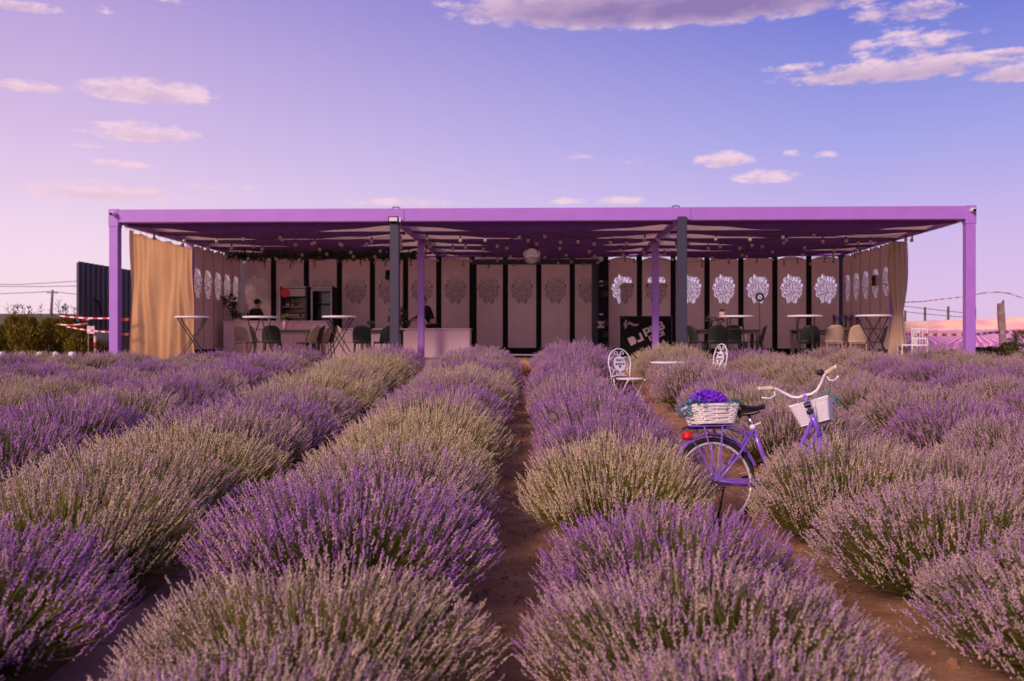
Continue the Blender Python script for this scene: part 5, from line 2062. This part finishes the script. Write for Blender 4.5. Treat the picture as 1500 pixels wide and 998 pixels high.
MB().ball((-.045, -.165, zb + .135), .030, 14, 10, 0, (1, 1, .8)).build('bell', M_BLACKMETAL, hbo, smooth=True)
MB().tube([(-.045, -.175, zb + .09), (-.045, -.165, zb + .115)], .006, 6).build('bell_mount', M_BLACKMETAL, hbo)
# white front basket: open mesh of bands with a solid rim
fb = MB()
bt, bbm = (.152, .112), (.112, .078)        # half sizes top, bottom (across, along)
zt_, zb_ = .080, -.090
cxf = .19


def ring(f):
    hy, hx2 = bbm[0] + (bt[0] - bbm[0]) * f, bbm[1] + (bt[1] - bbm[1]) * f
    return hy, hx2, zb_ + (zt_ - zb_) * f


for f, th in ((0, .006), (1, .008)):
    hy, hx2, z = ring(f)
    fb.tube([(cxf - hx2, -hy, z), (cxf + hx2, -hy, z), (cxf + hx2, hy, z), (cxf - hx2, hy, z)], th, 6, closed=True)
bo = fb.build('front_basket', M_WHITE, steer, smooth=False)
# punched plastic walls: lattice strips
lt = MB()
for face in range(4):
    for i in range(17):
        q = -1 + 2 * i / 16
        pts = []
        for f in (0, 1):
            hy, hx2, z = ring(f)
            pts.append({0: (cxf - hx2, q * hy, z), 1: (cxf + hx2, q * hy, z), 2: (cxf + q * hx2, hy, z), 3: (cxf + q * hx2, -hy, z)}[face])
        lt.tube(pts, .0058, 4)
    for i in range(1, 11):
        f = i / 11
        hy, hx2, z = ring(f)
        pts = {0: [(cxf - hx2, -hy, z), (cxf - hx2, hy, z)], 1: [(cxf + hx2, -hy, z), (cxf + hx2, hy, z)], 2: [(cxf - hx2, hy, z), (cxf + hx2, hy, z)], 3: [(cxf - hx2, -hy, z), (cxf + hx2, -hy, z)]}[face]
        lt.tube(pts, .0050, 4)
lt.box((cxf, 0, zb_), (bbm[1] * 2, bbm[0] * 2, .006))
stuff(lt.build('lattice', M_WHITE, bo))
for s in (-1, 1):
    MB().tube([(cxf - bt[1], s * .07, zt_), (.03, s * .07, zb - .01), (.02, s * .07, zb + .01)], .005, 6).build('hook', M_WHITEMETAL, bo)
MB().tube([(.06, 0, -.115), (.16, 0, -.125), (.22, 0, -.17)], .012, 8).build('basket_bracket', M_WHITEMETAL, bo)
MB().tube([(-.02, -.025, .04), (-.02, .025, .04)], .022, 10).build('cable_clamp', M_BLACKMETAL, steer)
lb = MB()
rg = random.Random(8)
leaf_ball(lb, (cxf + .13, -.13, zt_ + .0), .05, 26, .06, .026, 0, rg)
stuff(lb.build('leaf_sprig', M_TEALLEAF, bo))

# wicker basket with artificial flowers on the rack
bpy.context.view_layer.update()
MBK = bike.matrix_world.copy()
wk = thing('wicker_basket', 'white wicker basket standing on the bicycle rack', 'basket')
wk.matrix_world = MBK @ Matrix.Translation((.015, 0, .766))
TX, TY, BXx, BYy, HB = .19, .125, .145, .095, .13


def wring(f, n=64):
    pts = []
    hx2, hy2 = BXx + (TX - BXx) * f, BYy + (TY - BYy) * f
    for i in range(n):
        a = 2 * PI * i / n
        c_, s_ = math.cos(a), math.sin(a)
        e_ = .28
        pts.append((hx2 * math.copysign(abs(c_) ** e_, c_), hy2 * math.copysign(abs(s_) ** e_, s_)))
    return pts


rows_ = 8
stk = wring(0, 32)
for r_ in range(rows_):
    f = (r_ + .5) / rows_
    base = wring(f, 64)
    pts = []
    for i, (x, y) in enumerate(base):
        o = .010 * math.sin(PI * i / 2 + PI * r_ + PI / 4)
        d = Vector((x, y, 0)).normalized()
        pts.append((x + d.x * o, y + d.y * o, f * HB))
    MB().tube(pts, .0085, 6, closed=True).build('weave_strand', M_WICKER, wk, smooth=True)
for f, r_ in ((0.0, .009), (1.0, .013)):
    MB().tube([(x, y, f * HB) for x, y in wring(f, 48)], r_, 8, closed=True).build('rim' if f else 'base_ring', M_WICKER, wk, smooth=True)
for i in range(32):
    a, c = wring(0, 32)[i], wring(1, 32)[i]
    MB().tube([(a[0], a[1], 0), (c[0], c[1], HB)], .0075, 5).build('stake', M_WICKER, wk)
b = MB()
b.v = [(x, y, .004) for x, y in wring(0, 32)]
b.f = [tuple(range(32))]
b.mi = [0]
b.build('bottom', M_WICKER, wk)
fl_ = thing('artificial_bouquet', 'dome of violet artificial flowers with teal leaves in the wicker basket', 'flowers')
fl_.matrix_world = MBK @ Matrix.Translation((.015, 0, .766 + HB))
rg = random.Random(17)
fm = MB()
for i in range(520):
    a = rg.random() * 2 * PI
    ph = math.acos(rg.uniform(.05, 1))
    d = Vector((math.sin(ph) * math.cos(a), math.sin(ph) * math.sin(a), math.cos(ph)))
    p = Vector((d.x * .155 - .01, d.y * .115, d.z * .135 - .01)) * rg.uniform(.9, 1.05)
    for q in range(5):
        dd = (d + Vector((rg.gauss(0, .8), rg.gauss(0, .8), rg.gauss(0, .8)))).normalized()
        fm.leaf(p, dd, (rg.gauss(0, 1), rg.gauss(0, 1), rg.gauss(0, 1)), .022, .018)
stuff(fm.build('flower_dome', M_VIOLETFLOWER, fl_))
MB().ball((-.01, 0, -.02), .15, 20, 10, 0, (.95, .72, .62)).build('foam_core', M_VIOLETFLOWER, fl_, smooth=True)
for nm, mt, cnt in (('green_leaves', M_TEALLEAF, 170), ('blue_leaves', M_BLUELEAF, 110)):
    lf = MB()
    for i in range(cnt):
        a = rg.random() * 2 * PI
        c_, s_ = math.cos(a), math.sin(a)
        x, y = TX * math.copysign(abs(c_) ** .35, c_), TY * math.copysign(abs(s_) ** .35, s_)
        k = rg.uniform(.82, 1.08)
        p = Vector((x * k, y * k, rg.uniform(-.01, .035)))
        if rg.random() < .28:
            p = Vector((-TX - rg.uniform(-.02, .05), rg.uniform(-.12, .10), rg.uniform(-.07, .03)))
        dd = Vector((c_ + rg.gauss(0, .5), s_ + rg.gauss(0, .5), rg.gauss(.1, .6)))
        lf.leaf(p, dd, (rg.gauss(0, .4), rg.gauss(0, .4), 1), rg.uniform(.035, .06), .02)
    stuff(lf.build(nm, mt, fl_))

# ------------------------------------------------------------------ lavender bushes
PAL = {  # flower colours: (weight, colour)
    'purple': [(.42, (.50, .20, .66)), (.32, (.63, .32, .62)), (.26, (.70, .48, .50))],
    'lilac': [(.16, (.53, .25, .62)), (.38, (.64, .39, .56)), (.46, (.71, .53, .46))],
    'beige': [(.03, (.56, .32, .56)), (.15, (.68, .50, .48)), (.82, (.78, .61, .43))],
    'mixed': [(.08, (.52, .27, .56)), (.32, (.63, .42, .48)), (.60, (.70, .54, .42))],
}
STEMC = {'purple': (.20, .20, .045), 'lilac': (.23, .225, .045), 'beige': (.32, .31, .05), 'mixed': (.27, .265, .05)}
BR, BH = .80, .72


def orient(d):
    """batch of orthonormal frames from unit vectors d (n,3)"""
    ref = np.where(np.abs(d[:, 2:3]) < .9, np.array([[0, 0, 1.]]), np.array([[1., 0, 0]]))
    e1 = np.cross(ref, d)
    e1 /= np.linalg.norm(e1, axis=1, keepdims=True)
    e2 = np.cross(d, e1)
    return e1, e2


def np_mesh(name, v, tri, col, mt):
    me = bpy.data.meshes.new(name)
    nv, nt = len(v), len(tri)
    me.vertices.add(nv)
    me.vertices.foreach_set('co', v.astype('f').ravel())
    me.loops.add(nt * 3)
    me.loops.foreach_set('vertex_index', tri.astype('i').ravel())
    me.polygons.add(nt)
    me.polygons.foreach_set('loop_start', np.arange(0, nt * 3, 3, dtype='i'))
    ca_ = me.color_attributes.new('Col', 'FLOAT_COLOR', 'POINT')
    ca_.data.foreach_set('color', np.concatenate([col, np.ones((nv, 1))], 1).astype('f').ravel())
    me.materials.append(mt)
    me.update(calc_edges=True)
    me.validate()
    return me


def bush_meshes(kind, seed, n=2300, nw=8):
    g = np.random.default_rng(seed)
    # tips over a flattened dome with an uneven outline
    phi = np.arccos(1 - g.random(n) ** .88 * .93)
    th = g.random(n) * 2 * PI
    ph = g.random(6) * 6.28
    uneven = .97 + .07 * np.sin(2 * th + ph[0]) + .05 * np.sin(5 * th + ph[1]) + .04 * np.sin(9 * th + ph[2])
    layer = 1 - .26 * g.random(n) ** 2.4
    rr_ = BR * np.sin(phi) ** .92 * uneven * layer
    hz = BH * (.30 + .70 * np.cos(phi) ** .75) * (1 + .06 * np.sin(3 * th + ph[3] + 5 * phi)) * layer * (1 + g.normal(0, .045, n))
    hz = np.maximum(hz, .10)
    tip = np.stack([rr_ * np.cos(th), rr_ * np.sin(th), hz], 1)
    tip[:, :2] += g.normal(0, .025, (n, 2))
    root = np.stack([tip[:, 0] * .28, tip[:, 1] * .28, np.full(n, .03)], 1)
    root[:, :2] += g.normal(0, .03, (n, 2))
    # direction of the spike at the tip: outward lean with lifting ends
    rad = tip.copy()
    rad[:, 2] = 0
    rn = np.linalg.norm(rad, axis=1, keepdims=True) + 1e-6
    lean = (rn[:, 0] / BR) ** 1.25
    d = np.concatenate([rad[:, :2] / rn * lean[:, None] * .75, np.ones((n, 1))], 1) + g.normal(0, .10, (n, 3))
    d /= np.linalg.norm(d, axis=1, keepdims=True)
    ch_ = tip - root
    ch_ /= np.linalg.norm(ch_, axis=1, keepdims=True)
    d = d * .78 + ch_ * .22
    d /= np.linalg.norm(d, axis=1, keepdims=True)
    SL = g.uniform(.045, .10, n)
    base_sp = tip - d * SL[:, None]
    mid = root + (base_sp - root) * .55 - d * .0
    mid[:, 2] += .02 * lean
    # colours, in patches
    cols = np.array([c for _, c in PAL[kind]])
    wts = np.cumsum([w for w, _ in PAL[kind]])
    patch = .5 + .5 * np.sin(tip[:, 0] * 7 + ph[4]) * np.cos(tip[:, 1] * 6 + ph[5])
    pick = np.clip(np.searchsorted(wts, np.clip(g.random(n) * .7 + patch * .3, 0, .999)), 0, len(cols) - 1)
    c_sp = cols[pick] * g.uniform(.78, 1.22, (n, 1))
    # ---- flower spikes: stacked whorls, each a small faceted bud cluster
    e1, e2 = orient(d)
    W_ = []
    T_ = []
    C_ = []
    octa = np.array([(0, 1, 2), (0, 2, 3), (0, 3, 4), (0, 4, 1), (5, 2, 1), (5, 3, 2), (5, 4, 3), (5, 1, 4)])
    cnt = 0
    for w in range(nw):
        f = w / (nw - 1)
        # the lowest whorl stands apart below the rest
        pos = base_sp + d * (SL * (f * .92 if w else -.28))[:, None]
        pos = pos + (e1 * g.normal(0, .0022, n)[:, None] + e2 * g.normal(0, .0022, n)[:, None])
        r = (.0070 - .0032 * f) * g.uniform(.75, 1.25, n) * (1 if w else .7)
        h = SL / nw * (1.0 + .25 * g.random(n))
        a0 = g.random(n) * PI
        ring = []
        for q in range(4):
            a = a0 + q * PI / 2
            k = g.uniform(.75, 1.3, n)
            ring.append(pos + (e1 * (np.cos(a) * r * k)[:, None] + e2 * (np.sin(a) * r * k)[:, None]) + d * (h * .22 * (1 if q % 2 else -.2))[:, None])
        vs = np.stack([pos - d * (h * .55)[:, None]] + ring + [pos + d * (h * .8)[:, None]], 1)
        W_.append(vs.reshape(-1, 3))
        T_.append((octa[None] + (np.arange(n) * 6)[:, None, None]).reshape(-1, 3) + cnt)
        cnt += n * 6
        shade = g.uniform(.84, 1.12, n)
        cc = c_sp * shade[:, None]
        dry = g.random(n) < .10
        cc[dry] = np.array([.44, .36, .26]) * shade[dry, None]
        C_.append(np.repeat(cc, 6, 0))
    sp = np_mesh('flower_spikes', np.concatenate(W_), np.concatenate(T_), np.concatenate(C_), M_SPIKE)
    # ---- stems and leaves
    W_, T_, C_ = [], [], []
    cnt = 0
    sc = np.array(STEMC[kind])
    pts = [root, mid, base_sp, base_sp + d * (SL * .9)[:, None]]
    rs = [.0028, .0023, .0016, .0008]
    rings = []
    for p, r in zip(pts, rs):
        rings += [p + e1 * r, p - e1 * r * .5 + e2 * r * .87, p - e1 * r * .5 - e2 * r * .87]
    vs = np.stack(rings, 1)
    tri = []
    for s_ in range(3):
        for j in range(3):
            a, b_, c_, d_ = s_ * 3 + j, s_ * 3 + (j + 1) % 3, s_ * 3 + 3 + (j + 1) % 3, s_ * 3 + 3 + j
            tri += [(a, b_, c_), (a, c_, d_)]
    tri = np.array(tri)
    W_.append(vs.reshape(-1, 3))
    T_.append((tri[None] + (np.arange(n) * 12)[:, None, None]).reshape(-1, 3))
    C_.append(np.repeat(sc[None] * g.uniform(.7, 1.35, (n, 1)), 12, 0))
    cnt = n * 12
    # narrow leaves: along the lower stems and a dense mound inside
    nl = 6000
    src = g.integers(0, n, nl)
    f = g.random(nl) ** .8 * .72
    p = root[src] + (base_sp[src] - root[src]) * f[:, None] + g.normal(0, .012, (nl, 3))
    p[:, 2] = np.maximum(p[:, 2], .02)
    ld = (base_sp[src] - root[src])
    ld /= np.linalg.norm(ld, axis=1, keepdims=True)
    ld = ld + g.normal(0, .38, (nl, 3))
    ld /= np.linalg.norm(ld, axis=1, keepdims=True)
    a1, a2 = orient(ld)
    rot = g.random(nl) * PI
    sd_ = a1 * np.cos(rot)[:, None] + a2 * np.sin(rot)[:, None]
    LL = g.uniform(.045, .10, nl)
    ww = g.uniform(.0035, .0065, nl)
    v4 = np.stack([p, p + ld * (LL * .5)[:, None] + sd_ * ww[:, None], p + ld * LL[:, None], p + ld * (LL * .5)[:, None] - sd_ * ww[:, None]], 1)
    W_.append(v4.reshape(-1, 3))
    q = np.array([(0, 1, 2), (0, 2, 3)])
    T_.append((q[None] + (np.arange(nl) * 4)[:, None, None]).reshape(-1, 3) + cnt)
    lc = np.array([.125, .135, .062]) * .5 + sc * .5
    C_.append(np.repeat(lc[None] * g.uniform(.55, 1.35, (nl, 1)), 4, 0))
    st_ = np_mesh('stems', np.concatenate(W_), np.concatenate(T_), np.concatenate(C_), M_STEM)
    return st_, sp


VAR = {}
sd0 = 100
for kind, nvar in (('purple', 3), ('lilac', 3), ('beige', 2), ('mixed', 3)):
    VAR[kind] = []
    for i in range(nvar):
        VAR[kind].append(bush_meshes(kind, sd0))
        sd0 += 1

KINDWORD = {'purple': 'deep purple', 'lilac': 'lilac', 'beige': 'faded beige', 'mixed': 'greyish mixed'}


ORD = ('first', 'second', 'third', 'fourth', 'fifth', 'sixth', 'seventh', 'eighth', 'ninth', 'tenth', 'eleventh', 'twelfth', 'thirteenth', 'fourteenth', 'fifteenth', 'sixteenth', 'seventeenth')


def row_phrase(k):
    return {-1: 'in row between slab and central paths', 0: 'in row between the bare paths', 1: 'in the bicycle row'}.get(
        k, 'in %s row beyond the slab path' % ORD[-k - 2] if k < 0 else 'in %s row beyond the bicycle' % ORD[k - 2])


BUSHES = []


def bush(k, y, kind, h=1.0, w=1.0, dx=0.0, rg=random.Random(99)):
    x = row_x(k, y) + dx
    st_, sp = rg.choice(VAR[kind])
    o = link('lavender_bush', st_, None, (x, y, ground_h(x, y) - .02), (0, 0, rg.random() * 6.28))
    o.scale = (w, w, h)
    s_ = link('flower_spikes', sp, o)
    stuff(s_)
    BUSHES.append((k, -y, kind, o))
    return o


def label_bushes():
    n = {}
    for k, y, kind, o in sorted(BUSHES, key=lambda q: (q[0], q[1])):
        n[k] = n.get(k, -1) + 1
        tag(o, '%s lavender bush, %s from the pergola %s' % (KINDWORD[kind], ORD[n[k]], row_phrase(k)), 'lavender', 'lavender bushes in the field rows')


P_, Li, Be, Mi = 'purple', 'lilac', 'beige', 'mixed'
ROWS = {
    -1: [(3.15, Li, .86, .96, .06), (4.2, Mi, .90, .98, .08), (5.55, P_, 1.06, 1.08, .0), (6.85, Li, .98, 1.04, .0), (8.0, Be, 1.0, 1.02), (9.3, Be, 1.0, 1.0), (10.6, Li, .98, 1), (11.9, P_, .96, .98), (13.2, Li, .96, 1), (14.5, Be, .94, 1), (15.8, P_, .94, 1), (17.1, Li, .94, 1), (18.4, P_, .92, 1), (19.6, Li, .88, 1)],
    0: [(3.2, Li, .84, .96, .0), (4.15, Li, .88, .98, -.03), (5.2, P_, .92, .96, -.03), (6.95, Be, 1.05, .86, -.18), (8.6, P_, .98, .90, -.05), (9.9, P_, 1.04, .92, -.08), (11.2, P_, 1.06, .86, -.14), (12.6, Li, 1.02, .80, -.22), (13.9, P_, 1.0, .78, -.26), (15.2, P_, 1.02, .80, -.24), (16.5, P_, 1.06, 1), (17.8, P_, 1.12, 1.0), (19.0, Mi, 1.0, .95)],
    1: [(3.4, Li, .90, .95), (4.5, Li, .95, 1.10), (5.75, Li, 1.0, 1.10, -.06), (7.0, Mi, 1.06, .96, -.34), (7.1, Li, .98, .85, .45), (8.95, Li, .74, .85, .35), (9.9, Li, .92, 1), (11.1, Mi, .92, 1), (12.3, Li, .92, .98), (13.3, P_, .90, .95, .1), (14.2, Li, 1.06, .95, -.22), (16.6, Li, .92, .9), (17.8, Mi, .98, .95), (19.0, Be, .98, .95)],
    -2: [(3.4, P_, .92, 1.04, .08), (4.6, P_, .98, 1.06, .10), (5.8, Mi, 1.0, 1.06, .06), (6.8, Mi, 1.0, 1.0), (7.9, Be, 1.0, 1), (9.1, Li, 1.0, 1), (10.3, P_, .98, 1), (11.6, Li, .98, 1), (12.9, Be, .98, 1), (14.2, Mi, .96, 1), (15.5, Be, .96, 1), (16.8, Be, .95, 1), (18.1, Li, .93, 1), (19.4, P_, .9, 1)],
    -3: [(5.9, Mi, .95, 1), (7.1, Be, 1.05, 1.05), (8.6, P_, .92, 1), (9.9, P_, 1.0, 1.02), (11.2, Li, .98, 1), (12.5, P_, .97, 1), (13.8, Li, .95, 1), (15.1, P_, .95, 1), (16.4, P_, .93, 1), (17.7, Mi, .92, 1), (19.0, P_, .9, 1)],
}
rb = random.Random(41)
for k, lst in ROWS.items():
    for it in lst:
        bush(k, it[0], it[1], it[2], it[3] * (1.06 if k < -1 else 1.0), it[4] if len(it) > 4 else rb.uniform(-.05, .05), rb)
for k in list(range(-9, -3)) + list(range(2, 9)):
    y = 3.6 + rb.random()
    while y < 20.2:
        x = row_x(k, y)
        if abs(x) < .52 * y + 1.1:
            if k < 0:
                kind = rb.choices((P_, Li, Be, Mi), (.42, .25, .08, .25))[0]
                h = .92 - .02 * max(0, y - 9)
            else:
                kind = rb.choices((P_, Li, Be, Mi), (.24, .44, .02, .30))[0]
                h = .96 - .014 * max(0, y - 9)
            bush(k, y, kind, h * rb.uniform(.92, 1.06), rb.uniform(.98, 1.10), rb.uniform(-.08, .08), rb)
        y += rb.uniform(1.12, 1.32)
label_bushes()
